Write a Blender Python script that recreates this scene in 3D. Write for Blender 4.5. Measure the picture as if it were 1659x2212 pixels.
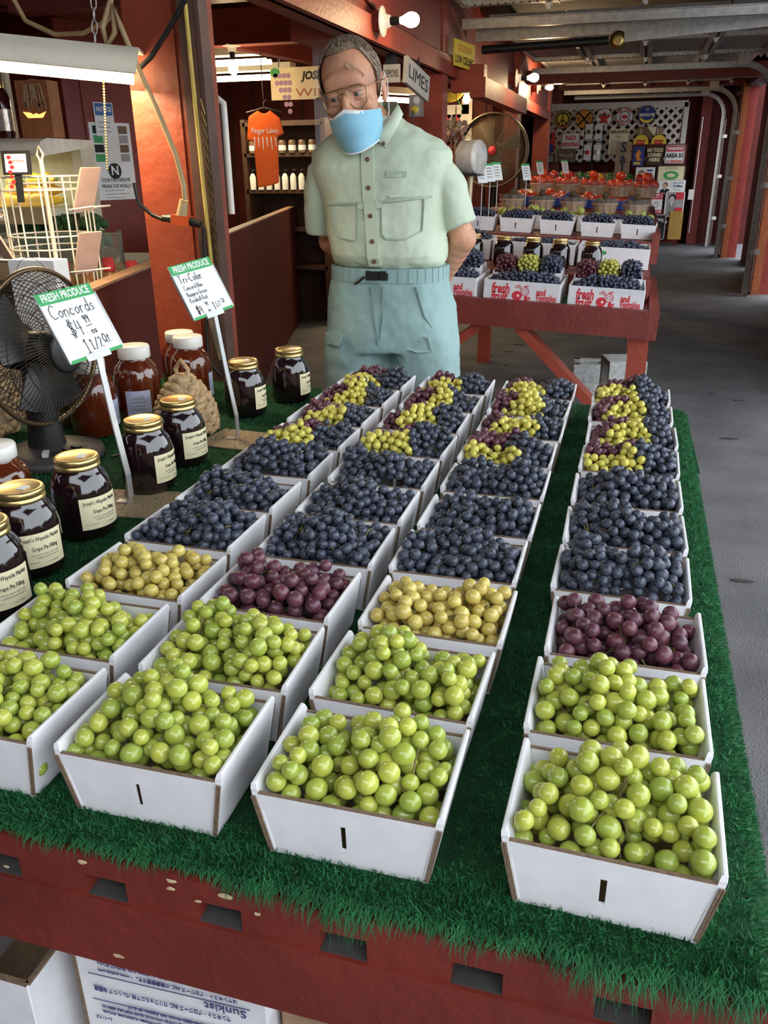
import bpy, bmesh, math, random
import numpy as np
from mathutils import Matrix, Vector
for o in list(bpy.data.objects): bpy.data.objects.remove(o)
S = bpy.context.scene; COL = S.collection
R = math.radians; PI = math.pi
random.seed(7); RNG = np.random.default_rng(7)

# ------------------------------------------------------------------ camera
FPX, CXP, CYP = 1800.0, 829.5, 1106.0            # focal length and centre in pixels of the 1659x2212 frame
def unit(v):
    v = np.array(v, float); return v / np.linalg.norm(v)
_Y = unit([1390 - CXP, CYP - 350, FPX]); _X = unit([5843 + CXP, -(CYP - 440), -FPX]); _X = unit(_X - _Y * (_X @ _Y))
MW = np.array([_X, _Y, -np.cross(_X, _Y)])       # camera (right, up, forward) -> world
CAMP = np.array([0, 0, 1.33])
def ray(x, y): return MW @ unit([x - CXP, CYP - y, FPX])
def onz(x, y, z): d = ray(x, y); return Vector(CAMP + d * (z - CAMP[2]) / d[2])
def ony(x, y, Y): d = ray(x, y); return Vector(CAMP + d * Y / d[1])
def onx(x, y, X): d = ray(x, y); return Vector(CAMP + d * X / d[0])
cam = bpy.data.cameras.new('camera'); camo = bpy.data.objects.new('camera', cam); COL.objects.link(camo)
cam.sensor_fit = 'HORIZONTAL'; cam.sensor_width = 36; cam.lens = 36 * FPX / 1659; cam.clip_start = .02; cam.clip_end = 200
r_, u_, f_ = (MW @ np.array(v, float) for v in ((1, 0, 0), (0, 1, 0), (0, 0, 1)))
camo.matrix_world = Matrix(((r_[0], u_[0], -f_[0], 0), (r_[1], u_[1], -f_[1], 0), (r_[2], u_[2], -f_[2], 1.33), (0, 0, 0, 1)))
S.camera = camo
# ------------------------------------------------------------------ world and exposure
W = bpy.data.worlds.new('overcast_sky'); S.world = W; W.use_nodes = True
W.node_tree.nodes['Background'].inputs[0].default_value = (.86, .93, 1.0, 1)
W.node_tree.nodes['Background'].inputs[1].default_value = 2.9
S.view_settings.view_transform = 'Standard'; S.view_settings.look = 'None'
S.view_settings.gamma = 1; S.view_settings.use_curve_mapping = False
S.view_settings.exposure = 0.55

# ------------------------------------------------------------------ materials
MATS = {}
def mat(name, col, rough=.6, metal=0, var=.12, scale=18, bump=0, bscale=120, sss=0, emit=None, es=1, coat=0, alpha=1, trans=0, col2=None, rnd=0, spec=.5):
    if name in MATS: return MATS[name]
    m = bpy.data.materials.new(name); m.use_nodes = True; nt = m.node_tree; N = nt.nodes; L = nt.links
    b = N['Principled BSDF']; b.inputs['Roughness'].default_value = rough; b.inputs['Metallic'].default_value = metal
    b.inputs['Specular IOR Level'].default_value = spec
    tc = N.new('ShaderNodeTexCoord')
    c1 = [c * (1 - var) for c in col]; c2 = list(col2) if col2 else [min(1, c * (1 + var)) for c in col]
    no = N.new('ShaderNodeTexNoise'); no.inputs['Scale'].default_value = scale; no.inputs['Detail'].default_value = 4
    L.new(tc.outputs['Object'], no.inputs['Vector'])
    mr = N.new('ShaderNodeMapRange'); mr.inputs[1].default_value = .3; mr.inputs[2].default_value = .7
    L.new(no.outputs['Fac'], mr.inputs[0])
    mx = N.new('ShaderNodeMix'); mx.data_type = 'RGBA'
    mx.inputs[6].default_value = (*c1, 1); mx.inputs[7].default_value = (*c2, 1)
    if rnd:
        oi = N.new('ShaderNodeObjectInfo'); ad = N.new('ShaderNodeMath'); ad.operation = 'MULTIPLY_ADD'
        sb = N.new('ShaderNodeMath'); sb.operation = 'SUBTRACT'; sb.inputs[1].default_value = .5
        L.new(oi.outputs['Random'], sb.inputs[0]); L.new(sb.outputs[0], ad.inputs[0]); ad.inputs[1].default_value = rnd
        L.new(mr.outputs[0], ad.inputs[2]); ad.use_clamp = True; L.new(ad.outputs[0], mx.inputs[0])
    else: L.new(mr.outputs[0], mx.inputs[0])
    L.new(mx.outputs[2], b.inputs['Base Color'])
    if bump:
        n2 = N.new('ShaderNodeTexNoise'); n2.inputs['Scale'].default_value = bscale; n2.inputs['Detail'].default_value = 3
        L.new(tc.outputs['Object'], n2.inputs['Vector']); bp = N.new('ShaderNodeBump'); bp.inputs['Strength'].default_value = bump
        bp.inputs['Distance'].default_value = .01; L.new(n2.outputs['Fac'], bp.inputs['Height']); L.new(bp.outputs[0], b.inputs['Normal'])
    if sss:
        b.inputs['Subsurface Weight'].default_value = sss; b.inputs['Subsurface Radius'].default_value = (1, .9, .4); b.inputs['Subsurface Scale'].default_value = .008
    if emit: b.inputs['Emission Color'].default_value = (*emit, 1); b.inputs['Emission Strength'].default_value = es
    if coat: b.inputs['Coat Weight'].default_value = coat; b.inputs['Coat Roughness'].default_value = .05
    if trans: b.inputs['Transmission Weight'].default_value = trans
    if alpha < 1: b.inputs['Alpha'].default_value = alpha
    MATS[name] = m; return m
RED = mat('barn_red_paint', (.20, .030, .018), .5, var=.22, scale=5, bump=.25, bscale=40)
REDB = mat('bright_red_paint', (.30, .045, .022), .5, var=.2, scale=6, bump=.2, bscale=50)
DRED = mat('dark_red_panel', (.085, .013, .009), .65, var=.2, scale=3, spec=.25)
WHITE = mat('white_cardboard', (.78, .77, .79), .7, var=.05, scale=30)
BROWN = mat('kraft_cardboard', (.33, .21, .12), .85, var=.2, scale=60)
DBROWN = mat('cut_cardboard_edge', (.19, .125, .08), .9, var=.25, scale=220)
STEEL = mat('galvanised_steel', (.50, .49, .46), .38, .9, var=.2, scale=25)
STEELD = mat('dull_steel_door', (.34, .33, .32), .55, .55, var=.22, scale=6)
ALU = mat('brushed_aluminium', (.72, .72, .72), .35, .8, var=.08)
BLACK = mat('black_plastic', (.012, .012, .013), .4, var=.2)
WPLAS = mat('white_plastic', (.8, .78, .72), .4, var=.04)
PAPER = mat('white_paper', (.86, .86, .84), .7, var=.03)
INK = mat('black_ink', (.01, .01, .014), .7, var=.1)
GREENP = mat('green_print', (.05, .37, .11), .6, var=.05)
REDP = mat('red_print', (.62, .03, .045), .6, var=.08)
WHITEP = mat('white_print', (.85, .85, .82), .6, var=.03)
CREAM = mat('cream_label', (.82, .74, .48), .7, var=.05)
GOLD = mat('gold_lid', (.66, .48, .20), .28, .9, var=.1)
YELP = mat('yellow_print', (.85, .62, .06), .6, var=.06)
BLUEP = mat('blue_print', (.03, .05, .22), .6, var=.1)
ORANGEP = mat('orange_print', (.75, .28, .03), .6, var=.08)
WOODG = mat('grey_wood', (.20, .15, .10), .8, var=.4, scale=14, bump=.3, bscale=30)
CONC = mat('concrete_block', (.42, .42, .40), .9, var=.25, scale=40, bump=.5, bscale=150)
GREYP = mat('grey_print', (.35, .34, .33), .6, var=.1)

# ------------------------------------------------------------------ mesh builder
class MB:
    def __init__(s): s.v = []; s.f = []; s.sm = []
    def add(s, vs, fs, smooth=False):
        b = len(s.v); s.v += [tuple(v) for v in vs]; s.f += [tuple(i + b for i in f) for f in fs]; s.sm += [smooth] * len(fs); return s
    def box(s, c, d, rot=None):
        x, y, z = (k / 2 for k in d); P = [Vector((i * x, j * y, k * z)) for i in (-1, 1) for j in (-1, 1) for k in (-1, 1)]
        if rot is not None: P = [rot @ p for p in P]
        c = Vector(c)
        return s.add([p + c for p in P], [(0, 1, 3, 2), (4, 6, 7, 5), (0, 4, 5, 1), (2, 3, 7, 6), (0, 2, 6, 4), (1, 5, 7, 3)])
    def bar(s, a, b, w, h, up=(0, 0, 1)):
        a, b = Vector(a), Vector(b); y = (b - a); ln = y.length; y.normalize(); x = y.cross(Vector(up)).normalized(); z = x.cross(y)
        return s.box((a + b) / 2, (w, ln, h), Matrix((x, y, z)).transposed())
    def hexa(s, P):   # 8 points: bottom 4 ccw, top 4 ccw
        return s.add(P, [(3, 2, 1, 0), (4, 5, 6, 7), (0, 1, 5, 4), (1, 2, 6, 5), (2, 3, 7, 6), (3, 0, 4, 7)])
    def tube(s, pts, r, n=8, closed=False, cap=True):
        pts = [Vector(p) for p in pts]; k = len(pts); rs = r if isinstance(r, (list, tuple)) else [r] * k
        ref = None; V = []
        for i, p in enumerate(pts):
            a = pts[i - 1] if (i > 0 or closed) else p; b = pts[(i + 1) % k] if (i < k - 1 or closed) else p
            t = (b - a).normalized()
            if ref is None: ref = t.orthogonal().normalized()
            ref = (ref - t * ref.dot(t)).normalized(); q = t.cross(ref)
            V += [p + (ref * math.cos(2 * PI * j / n) + q * math.sin(2 * PI * j / n)) * rs[i] for j in range(n)]
        F = []
        for i in range(k if closed else k - 1):
            i2 = (i + 1) % k
            F += [(i * n + j, i * n + (j + 1) % n, i2 * n + (j + 1) % n, i2 * n + j) for j in range(n)]
        s.add(V, F, True)
        if cap and not closed: s.add(V[:n], [tuple(range(n))[::-1]]); s.add(V[-n:], [tuple(range(n))])
        return s
    def cyl(s, a, b, r, r2=None, n=20): return s.tube([a, b], [r, r if r2 is None else r2], n)
    def lathe(s, prof, n=24, c=(0, 0, 0), rot=None, caps=True):
        V = []; c = Vector(c)
        for (r, z) in prof:
            for j in range(n):
                p = Vector((r * math.cos(2 * PI * j / n), r * math.sin(2 * PI * j / n), z)); V.append((rot @ p if rot else p) + c)
        F = [(i * n + j, i * n + (j + 1) % n, (i + 1) * n + (j + 1) % n, (i + 1) * n + j) for i in range(len(prof) - 1) for j in range(n)]
        s.add(V, F, True)
        if caps and prof[-1][0] > 1e-5: s.add(V[-n:], [tuple(range(n))])
        if caps and prof[0][0] > 1e-5: s.add(V[:n], [tuple(range(n))[::-1]])
        return s
    def loft(s, rings, caps=True):
        n = len(rings[0]); V = [p for r in rings for p in r]
        F = [(i * n + j, i * n + (j + 1) % n, (i + 1) * n + (j + 1) % n, (i + 1) * n + j) for i in range(len(rings) - 1) for j in range(n)]
        s.add(V, F, True)
        if caps: s.add(rings[0], [tuple(range(n))[::-1]]); s.add(rings[-1], [tuple(range(n))])
        return s
    def ball(s, c, r, n=12, m=8, sc=(1, 1, 1), rot=None):
        c = Vector(c); V = []
        for i in range(m + 1):
            t = PI * i / m
            for j in range(n):
                p = Vector((r * sc[0] * math.sin(t) * math.cos(2 * PI * j / n), r * sc[1] * math.sin(t) * math.sin(2 * PI * j / n), -r * sc[2] * math.cos(t)))
                V.append((rot @ p if rot else p) + c)
        F = [(i * n + j, i * n + (j + 1) % n, (i + 1) * n + (j + 1) % n, (i + 1) * n + j) for i in range(m) for j in range(n)]
        return s.add(V, F, True)
    def prism(s, pts, t, z0=0):  # 2-D outline in xy, extruded in z from z0 to z0+t
        n = len(pts); V = [(x, y, z0) for x, y in pts] + [(x, y, z0 + t) for x, y in pts]
        return s.add(V, [tuple(range(n))[::-1], tuple(range(n, 2 * n))] + [(i, (i + 1) % n, n + (i + 1) % n, n + i) for i in range(n)])
    def mesh(s, name):
        me = bpy.data.meshes.new(name); me.from_pydata(s.v, [], s.f)
        me.polygons.foreach_set('use_smooth', s.sm); me.update(); return me
    def build(s, name, m, parent=None, mw=None, label=None, kind=None):
        o = bpy.data.objects.new(name, s.mesh(name)); COL.objects.link(o)
        if m: o.data.materials.append(m)
        if parent: o.parent = parent
        if mw is not None: o.matrix_local = mw
        if label: o['label'] = label
        if kind: o['kind'] = kind
        return o
def tag(o, label, cat, group=None, kind=None):
    o['label'] = label; o['category'] = cat
    if group: o['group'] = group
    if kind: o['kind'] = kind
    return o
def thing(name, label, cat, loc=(0, 0, 0), rz=0, group=None, mw=None):
    o = bpy.data.objects.new(name, None); COL.objects.link(o); o.empty_display_size = .05
    if mw is not None: o.matrix_world = mw
    else: o.location = loc; o.rotation_euler = (0, 0, rz)
    return tag(o, label, cat, group)
def struct(o): o['kind'] = 'structure'; return o
def copytree(o, parent=None):
    c = o.copy(); COL.objects.link(c); c.parent = parent
    for ch in o.children: copytree(ch, c)
    return c
def frame(origin, u, v):
    u = Vector(u).normalized(); v = Vector(v); v = (v - u * v.dot(u)).normalized(); n = u.cross(v)
    return Matrix(((u[0], v[0], n[0], origin[0]), (u[1], v[1], n[1], origin[1]), (u[2], v[2], n[2], origin[2]), (0, 0, 0, 1)))
def facing(origin): return frame(origin, (1, 0, 0), (0, 0, 1))      # a board that faces -Y
PEND = []
def text(s, size, m, parent, x=0, y=0, z=.001, name='lettering', align='CENTER', shear=0, width=None, rot=0, bend=None, ext=.0004, bold=0):
    cu = bpy.data.curves.new('font', 'FONT'); cu.body = s; cu.size = size; cu.align_x = align; cu.align_y = 'CENTER'; cu.shear = shear
    cu.resolution_u = 2; cu.extrude = ext; cu.offset = bold
    o = bpy.data.objects.new('font', cu); COL.objects.link(o); PEND.append((o, name, m, parent, x, y, z, width, rot, bend))
def flush_text():
    dg = bpy.context.evaluated_depsgraph_get(); dg.update()
    for (o, name, m, parent, x, y, z, width, rot, bend) in PEND:
        me = bpy.data.meshes.new_from_object(o.evaluated_get(dg)); n = len(me.vertices)
        if n:
            co = np.empty(n * 3); me.vertices.foreach_get('co', co); co = co.reshape(-1, 3)
            if width:
                w = np.ptp(co[:, 0])
                if w > 0: co[:, 0] *= width / w
            c, s_ = math.cos(rot), math.sin(rot); X = co[:, 0] * c - co[:, 1] * s_ + x; Y = co[:, 0] * s_ + co[:, 1] * c + y; Z = co[:, 2] + z
            if bend: a = X / bend; X, Z = np.sin(a) * (bend + Z), np.cos(a) * (bend + Z)
            me.vertices.foreach_set('co', np.stack([X, Y, Z], 1).ravel()); me.update()
            me.materials.clear(); me.materials.append(m)
            q = bpy.data.objects.new(name, me); COL.objects.link(q); q.parent = parent
        cu = o.data; bpy.data.objects.remove(o); bpy.data.curves.remove(cu)
    PEND.clear()
def poly(parent, name, pts, z, m, t=.0006): return MB().prism(pts, t, z).build(name, m, parent)
def disc(parent, name, x, y, r, z, m, n=28, t=.0006, sx=1): return poly(parent, name, [(x + sx * r * math.cos(2 * PI * i / n), y + r * math.sin(2 * PI * i / n)) for i in range(n)], z, m, t)
def ringp(parent, name, x, y, r0, r1, z, m, n=28, a0=0, a1=2 * PI):
    b = MB(); 
    for i in range(n):
        t0 = a0 + (a1 - a0) * i / n; t1 = a0 + (a1 - a0) * (i + 1) / n
        b.prism([(x + r0 * math.cos(t0), y + r0 * math.sin(t0)), (x + r1 * math.cos(t0), y + r1 * math.sin(t0)), (x + r1 * math.cos(t1), y + r1 * math.sin(t1)), (x + r0 * math.cos(t1), y + r0 * math.sin(t1))], .0006, z)
    return b.build(name, m, parent)
def rectp(parent, name, x0, y0, x1, y1, z, m, t=.0006): return poly(parent, name, [(x0, y0), (x1, y0), (x1, y1), (x0, y1)], z, m, t)
def rrect(w, h, r, n=4):
    P = []
    for cx, cy, a in ((w / 2 - r, h / 2 - r, 0), (-w / 2 + r, h / 2 - r, 90), (-w / 2 + r, -h / 2 + r, 180), (w / 2 - r, -h / 2 + r, 270)):
        P += [(cx + r * math.cos(R(a + 90 * k / n)), cy + r * math.sin(R(a + 90 * k / n))) for k in range(n + 1)]
    return P
# ------------------------------------------------------------------ structure
ASPH = mat('worn_asphalt', (.115, .112, .115), .85, var=.28, scale=3, bump=.5, bscale=160)
struct(MB().box((1, 9, -.05), (24, 28, .1)).build('floor', ASPH))
CEILW = mat('whitewashed_ceiling_boards', (.50, .46, .38), .8, var=.12, scale=4)
CEILD = mat('dark_roof_boards', (.10, .085, .07), .85, var=.3, scale=5)
XL = -1.3                                              # line of posts between the aisle and the shop
c = struct(MB().box((-4.2, 6.2, 2.42), (5.8, 7.0, .04)).build('ceiling_shop', CEILW))
for i in range(7): MB().box((-4.2, 3.2 + i * .95, 2.33), (5.8, .10, .16)).build('ceiling_beam', DRED, c)
for i in range(6): MB().box((-1.75 - i * .9, 6.2, 2.395), (.03, 7.0, .02)).build('ceiling_batten', CEILW, c)
c = struct(MB().box((-.1, 8.0, 2.72), (3.3, 17.0, .04)).build('ceiling_aisle', CEILD))
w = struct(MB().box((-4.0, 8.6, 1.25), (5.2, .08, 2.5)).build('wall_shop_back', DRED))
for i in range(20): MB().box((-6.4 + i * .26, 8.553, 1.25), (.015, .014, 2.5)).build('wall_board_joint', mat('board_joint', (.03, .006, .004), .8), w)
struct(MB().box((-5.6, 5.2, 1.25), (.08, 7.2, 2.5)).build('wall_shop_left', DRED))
YB = 16.0
struct(MB().box((-.1, YB + .3, 1.35), (3.8, .08, 2.7)).build('wall_back', DRED))
# header beam and posts along the shop side
struct(MB().box((XL, 7.45, 2.21), (.09, 9.5, .72)).build('trim_header', RED))
struct(MB().box((XL + .05, 7.45, 1.90), (.05, 9.5, .10)).build('trim_header_lip', REDB))
for i, (y, w_) in enumerate(((5.75, .15), (8.95, .24), (12.1, .2))):
    struct(MB().box((XL - .02, y, 1.3), (w_, w_, 2.6)).build('post', REDB))
struct(MB().box((XL + .13, 6.15, 1.855), (.22, .12, .16)).box((XL + .2, 7.2, 1.80), (.10, 2.2, .12)).build('trim_low_beam', REDB))
for (y0, y1) in ((9.8, 10.0), (13.8, 14.0)):
    struct(MB().box((0, (y0 + y1) / 2, 2.16 if y0 < 11 else 2.38), (2.6, .14, .13)).build('cross_beam', RED))
struct(MB().box((-2.35, 4.2, 2.16), (1.6, .12, .2)).box((-2.1, 5.6, 2.15), (1.4, .12, .2)).build('shop_cross_beam', RED))
struct(MB().bar((-3.6, 4.6, 2.28), (-1.45, 7.6, 1.95), .1, .16).build('shop_diagonal_beam', RED))
struct(MB().box((-1.45, 4.1, 1.98), (.24, .24, .26)).build('beam_end', REDB))
# big front post with its brown door jamb
P1 = struct(MB().box((-1.315, 2.37, 1.3), (.15, .15, 2.6)).box((-1.215, 2.36, 1.3), (.06, .12, 2.6)).build('post_front', mat('orange_red_post', (.27, .046, .018), .5, var=.2, scale=5, bump=.3, bscale=25)))
JB = mat('brown_jamb_paint', (.11, .055, .04), .5, var=.2)
MB().box((-1.178, 2.27, 1.35), (.05, .03, 2.1)).box((-1.145, 2.275, 1.35), (.012, .05, 2.1)).build('door_jamb', JB, P1)
MB().tube([(-1.172, 2.245, 1.72), (-1.166, 2.245, 1.3), (-1.160, 2.245, 1.0)], .006, 6).build('yellow_cord', mat('yellow_rope', (.55, .40, .09), .7), P1)
MB().bar((-1.18, 2.24, .96), (-1.15, 2.24, .80), .012, .02).build('wood_handle', WOODG, P1)
b = MB()
for i in range(14): b.bar((-1.15, 2.245, 1.50 - i * .03), (-1.137, 2.24, 1.46 - i * .03), .006, .004)
b.build('hanging_keys', mat('dark_brass', (.12, .09, .04), .4, .7), P1)
# low dark-red partition that runs back into the shop
a0, a1 = Vector((-1.47, 1.93, 0)), Vector((-3.12, 7.93, 0)); d_ = (a1 - a0).normalized()
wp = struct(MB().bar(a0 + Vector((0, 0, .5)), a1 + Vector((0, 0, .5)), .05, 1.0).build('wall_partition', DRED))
MB().bar(a0 + Vector((0, 0, 1.004)), a1 + Vector((0, 0, 1.004)), .055, .008).build('partition_cap', mat('worn_edge', (.30, .17, .10), .5), wp)
# right side: posts, jambs and wall stubs between the open doors
XR = 1.22
for i, y in enumerate((6.1, 9.95, 13.85)):
    struct(MB().box((XR + .13, y + .25, 1.3), (.2, .5, 2.6)).build('post_right', mat('red_jamb', (.24, .03, .022), .5, var=.2)))
    struct(MB().box((XR + .06, y - .02, 1.25), (.08, .10, 2.5)).build('trim_jamb', mat('orange_jamb', (.36, .10, .035), .5, var=.2)))
struct(MB().box((XR + .15, 9.8, 2.5), (.2, 14, .45)).build('trim_right_header', DRED))
struct(MB().box((XR - .3, YB + .1, 1.25), (.16, .1, 2.5)).build('post_right_back', mat('red_jamb', (.24, .03, .022))))
# ------------------------------------------------------------------ overhead doors and their tracks
def overhead_door(y0, y1, z, label):
    t = thing('overhead_door', label, 'garage door', (0, y0, z), 0, 'raised sectional doors under the roof')
    L = y1 - y0; x = -1.2
    for k in range(4):
        s = MB().box((x + .28 + k * .56, L / 2, .03), (.545, L, .025)).build('door_section', STEELD, t)
        for yy in (0.06, L * .5, L - .06):
            MB().box((x + .28 + k * .56, yy, 0), (.53, .055, .035)).build('stile', STEEL, s)
        b = MB()
        for e in (.035, .525): b.box((x + e + k * .56, L / 2, .0), (.03, L, .03)).box((x + e + k * .56 + .02, L / 2, -.018), (.012, L, .006))
        b.build('rail', STEEL, s)
        b = MB()
        for i in range(10): b.cyl((x + .06 + k * .56 + i * .048, L - .085, -.012), (x + .06 + k * .56 + i * .048, L - .085, -.02), .007, n=6)
        b.build('punched_hole', BLACK, s)
        b = MB()
        for yy in (.06, L * .5, L - .06): b.box((x + k * .56 + .56, yy, -.03), (.05, .05, .012)).cyl((x + k * .56 + .56, yy - .03, -.045), (x + k * .56 + .56, yy + .03, -.045), .016, n=10)
        b.build('hinge', ALU, s)
    return t
for (y0, y1, z, l) in ((2.9, 5.95, 2.25, 'grey steel sectional door rolled up above the man and near table'), (7.0, 9.7, 2.30, 'grey steel sectional door rolled up behind the long black spring'),
                       (10.15, 13.5, 2.36, 'grey steel sectional door rolled up beyond the first red cross beam'), (14.1, 15.9, 2.42, 'grey steel sectional door rolled up against the lattice wall')):
    overhead_door(y0, y1, z, l)
def door_track(y, label, zt=2.08, legs=True):
    t = thing('door_track', label, 'door track', (0, y, 0), 0, 'galvanised door tracks')
    def prof(path, nm):
        b = MB(); P = [Vector(p) for p in path]
        for i in range(len(P) - 1):
            tt = (P[i + 1] - P[i]).normalized(); nn = Vector((-tt[2], 0, tt[0]))
            for (dy, dn, w_, h_) in ((0, 0, .004, .055), (-.018, .026, .04, .004), (-.018, -.026, .04, .004)):
                a = P[i] + nn * dn + Vector((0, dy, 0)); e = P[i + 1] + nn * dn + Vector((0, dy, 0)) + tt * .003
                b.bar(a, e, w_, h_, nn) if True else 0
        return b.build(nm, STEEL, t)
    rr = .32; xr = 1.16
    if legs: prof([(xr, 0, 0), (xr, 0, zt - rr)], 'vertical_rail'); MB().box((xr + .05, .01, 1.0), (.004, .06, 1.9)).build('wall_angle', ALU, t)
    if legs: prof([(xr - rr + rr * math.cos(R(a)), 0, zt - rr + rr * math.sin(R(a))) for a in range(0, 91, 9)], 'curved_rail')
    prof([(xr - rr, 0, zt), (-1.2, 0, zt + .005)], 'horizontal_rail')
    MB().box((xr - rr, -.03, zt + .04), (.12, .06, .10)).build('flag_bracket', mat('pale_bracket', (.62, .60, .56), .45, .4), t)
    b = MB()
    for z in (.45, 1.1, 1.7): b.box((xr + .05, .02, z), (.09, .05, .05))
    b.build('jamb_bracket', ALU, t)
    return t
door_track(6.05, 'galvanised ceiling rail carrying the nearest rolled-up door', 2.15)
door_track(9.78, 'galvanised door track curving down to floor beside first right-hand post', 2.20)
door_track(13.7, 'galvanised door track curving down before the white-edged lattice wall', 2.26)
door_track(15.7, 'slim galvanised door track beside the lattice wall corner post', 2.32)
t = thing('door_spring_rod', 'black door spring with brass pulley under the steel rails', 'door spring', (0, 6.5, 2.06))
MB().tube([(-1.15, 0, 0), (-.30, 0, .02)], .028, 10).build('spring', BLACK, t)
MB().lathe([(.02, -.012), (.055, -.012), (.045, 0), (.055, .012), (.02, .012)], 20, (-.24, 0, .02), Matrix.Rotation(PI / 2, 3, 'X')).build('pulley', mat('brass', (.55, .40, .14), .35, .9), t)
MB().bar((-1.2, .03, .09), (1.1, .03, .10), .05, .075).bar((-.2, 0, .03), (1.1, -.02, .10), .03, .05).build('support_angle', STEEL, t)

# right side beyond the first bay: boarded wall stubs with lengths and gaps shaped to keep daylight off the far floor
for (y0, y1) in ((5.2, 9.45), (10.3, 12.2), (12.5, 13.5), (15.5, 16.4)):
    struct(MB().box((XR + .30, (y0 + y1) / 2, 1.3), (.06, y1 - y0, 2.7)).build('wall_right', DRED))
struct(MB().box((-2.2, -1.9, 1.35), (7.0, .08, 2.7)).build('wall_light_block', DRED))  # unseen wall added behind the camera so daylight comes from the right
struct(MB().box((-2.7, 12.5, 1.35), (.08, 7.8, 2.7)).build('wall_light_block_left', DRED))  # added, with the ceiling and end wall below, to shut out sky light
struct(MB().box((-2.2, 12.5, 2.72), (1.2, 7.8, .04)).build('ceiling_light_block', CEILD))
struct(MB().box((-2.2, YB + .3, 1.35), (1.0, .08, 2.7)).build('wall_light_block_back', DRED))
struct(MB().box((-5.6, 0, 1.25), (.08, 3.8, 2.5)).build('wall_light_block_side', DRED))  # unseen wall added to block sky light from behind left
struct(MB().box((-3.6, .4, 2.72), (4.2, 4.8, .04)).build('ceiling_light_block_front', CEILW))  # unseen roof added to keep overhead sky light out
# ------------------------------------------------------------------ front table
ZT = .74
TX0, TX1, TY0, TY1 = -1.62, .155, .505, 2.2
tb = thing('display_table', 'red painted wooden display table under the green turf mat', 'table', (0, 0, 0))
RT = mat('chipped_red_paint', (.165, .022, .014), .45, var=.2, scale=7, bump=.3, bscale=45)
for i in range(12):
    w_ = (TY1 - TY0 - .02) / 12; MB().box(((TX0 + TX1) / 2, TY0 + .02 + w_ * (i + .5), ZT - .018), (TX1 - TX0, w_ - .004, .021)).build('top_plank', RT, tb)
MB().box(((TX0 + TX1) / 2, TY0 + .004, ZT - .016), (TX1 - TX0, .03, .022)).build('top_rail', RT, tb)
i = 0; x = TX1 - .01
while x > TX0:
    MB().box((x - .037, TY0 + .004, ZT - .040), (.074, .03, .0262)).build('spacer_block', RT, tb); x -= .118
MB().box(((TX0 + TX1) / 2, TY0 + .002, ZT - .0965), (TX1 - TX0, .032, .087)).build('apron', RT, tb)
MB().box(((TX0 + TX1) / 2, TY0 + .003, ZT - .0525), (TX1 - TX0 - .002, .026, .002)).build('slot_ledge', mat('dark_grey_wood', (.045, .04, .038), .9, var=.3, scale=30), tb)  # thin dark grey layer laid on the apron top inside the slots
MB().box(((TX0 + TX1) / 2, TY1 - .03, ZT - .1), (TX1 - TX0, .032, .14)).build('apron', RT, tb)
MB().box((TX1 - .016, (TY0 + TY1) / 2, ZT - .085), (.03, TY1 - TY0 - .04, .11)).build('apron', RT, tb)
MB().box(((TX0 + TX1) / 2, TY0 + .026, ZT - .040), (TX1 - TX0, .012, .026)).build('slot_backing', mat('dark_grey_wood', (.045, .04, .038), .9, var=.3, scale=30), tb)  # dark grey board behind the spacers
for lx in (TX0 + .06, TX1 - .06):
    for ly in (TY0 + .08, TY1 - .1): MB().box((lx, ly, (ZT - .05) / 2), (.085, .085, ZT - .05)).build('leg', RT, tb)
CHIP = mat('bare_wood_chip', (.55, .42, .25), .8)
b = MB()
for (px, py, s_) in ((405, 375, 1), (850, 470, .8), (1120, 545, 1.2), (845, 508, .7), (985, 572, .5), (1280, 635, .6), (30, 398, .5), (590, 845, 1)):
    p = ony(px / 2.304, 1700 + py / 2.304, TY0 - .0145); b.prism([(p.x + .007 * s_ * random.uniform(.6, 1.2) * math.cos(a * PI / 4), p.z + .0025 * s_ * random.uniform(.5, 1.3) * math.sin(a * PI / 4)) for a in range(8)], .001)
    for k in range(16): v = b.v[-16 + k]; b.v[-16 + k] = (v[0], TY0 - .0145 + v[2], v[1])
b.build('paint_chip', CHIP, tb)
# ------------------------------------------------------------------ turf
TURF = mat('artificial_turf', (.010, .062, .020), .8, var=.35, scale=60, bump=.8, bscale=350, spec=.2)
BLADE = mat('turf_blade', (.018, .125, .040), .55, var=.4, scale=40, spec=.3)
tm = thing('turf_mat', 'green artificial turf mat with frayed edge covering the display table', 'turf mat', (0, 0, ZT))
prof = [(TX0, .0), (.145, .0), (.158, -.003), (.166, -.012), (.170, -.030), (.176, -.055), (.182, -.075)]
V = []; NY = 40
for j in range(NY + 1):
    y = TY0 - .004 + (TY1 + .01 - TY0) * j / NY
    for k, (x, z) in enumerate(prof): V.append((x + (.003 * math.sin(j * 1.3 + k) if k > 2 else 0), y, z + .0005 * math.sin(j * 2)))
n = len(prof); F = [(j * n + k, j * n + k + 1, (j + 1) * n + k + 1, (j + 1) * n + k) for j in range(NY) for k in range(n - 1)]
MB().add(V, F, True).build('backing', TURF, tm)
MB().box((.188, TY1 - .16, -.070), (.05, .10, .006), Matrix.Rotation(R(70), 3, 'Y')).build('loose_corner', TURF, tm)
def blades(P, D, ln, wd):
    n = len(P); side = np.cross(D, RNG.normal(size=(n, 3))); side /= np.linalg.norm(side, axis=1)[:, None] + 1e-9
    wd = np.array(wd).reshape(-1, 1); a = P - side * wd; b_ = P + side * wd; tip = P + D * ln[:, None]
    V = np.stack([a, b_, tip], 1).reshape(-1, 3); return V, np.arange(3 * n).reshape(-1, 3)
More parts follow.
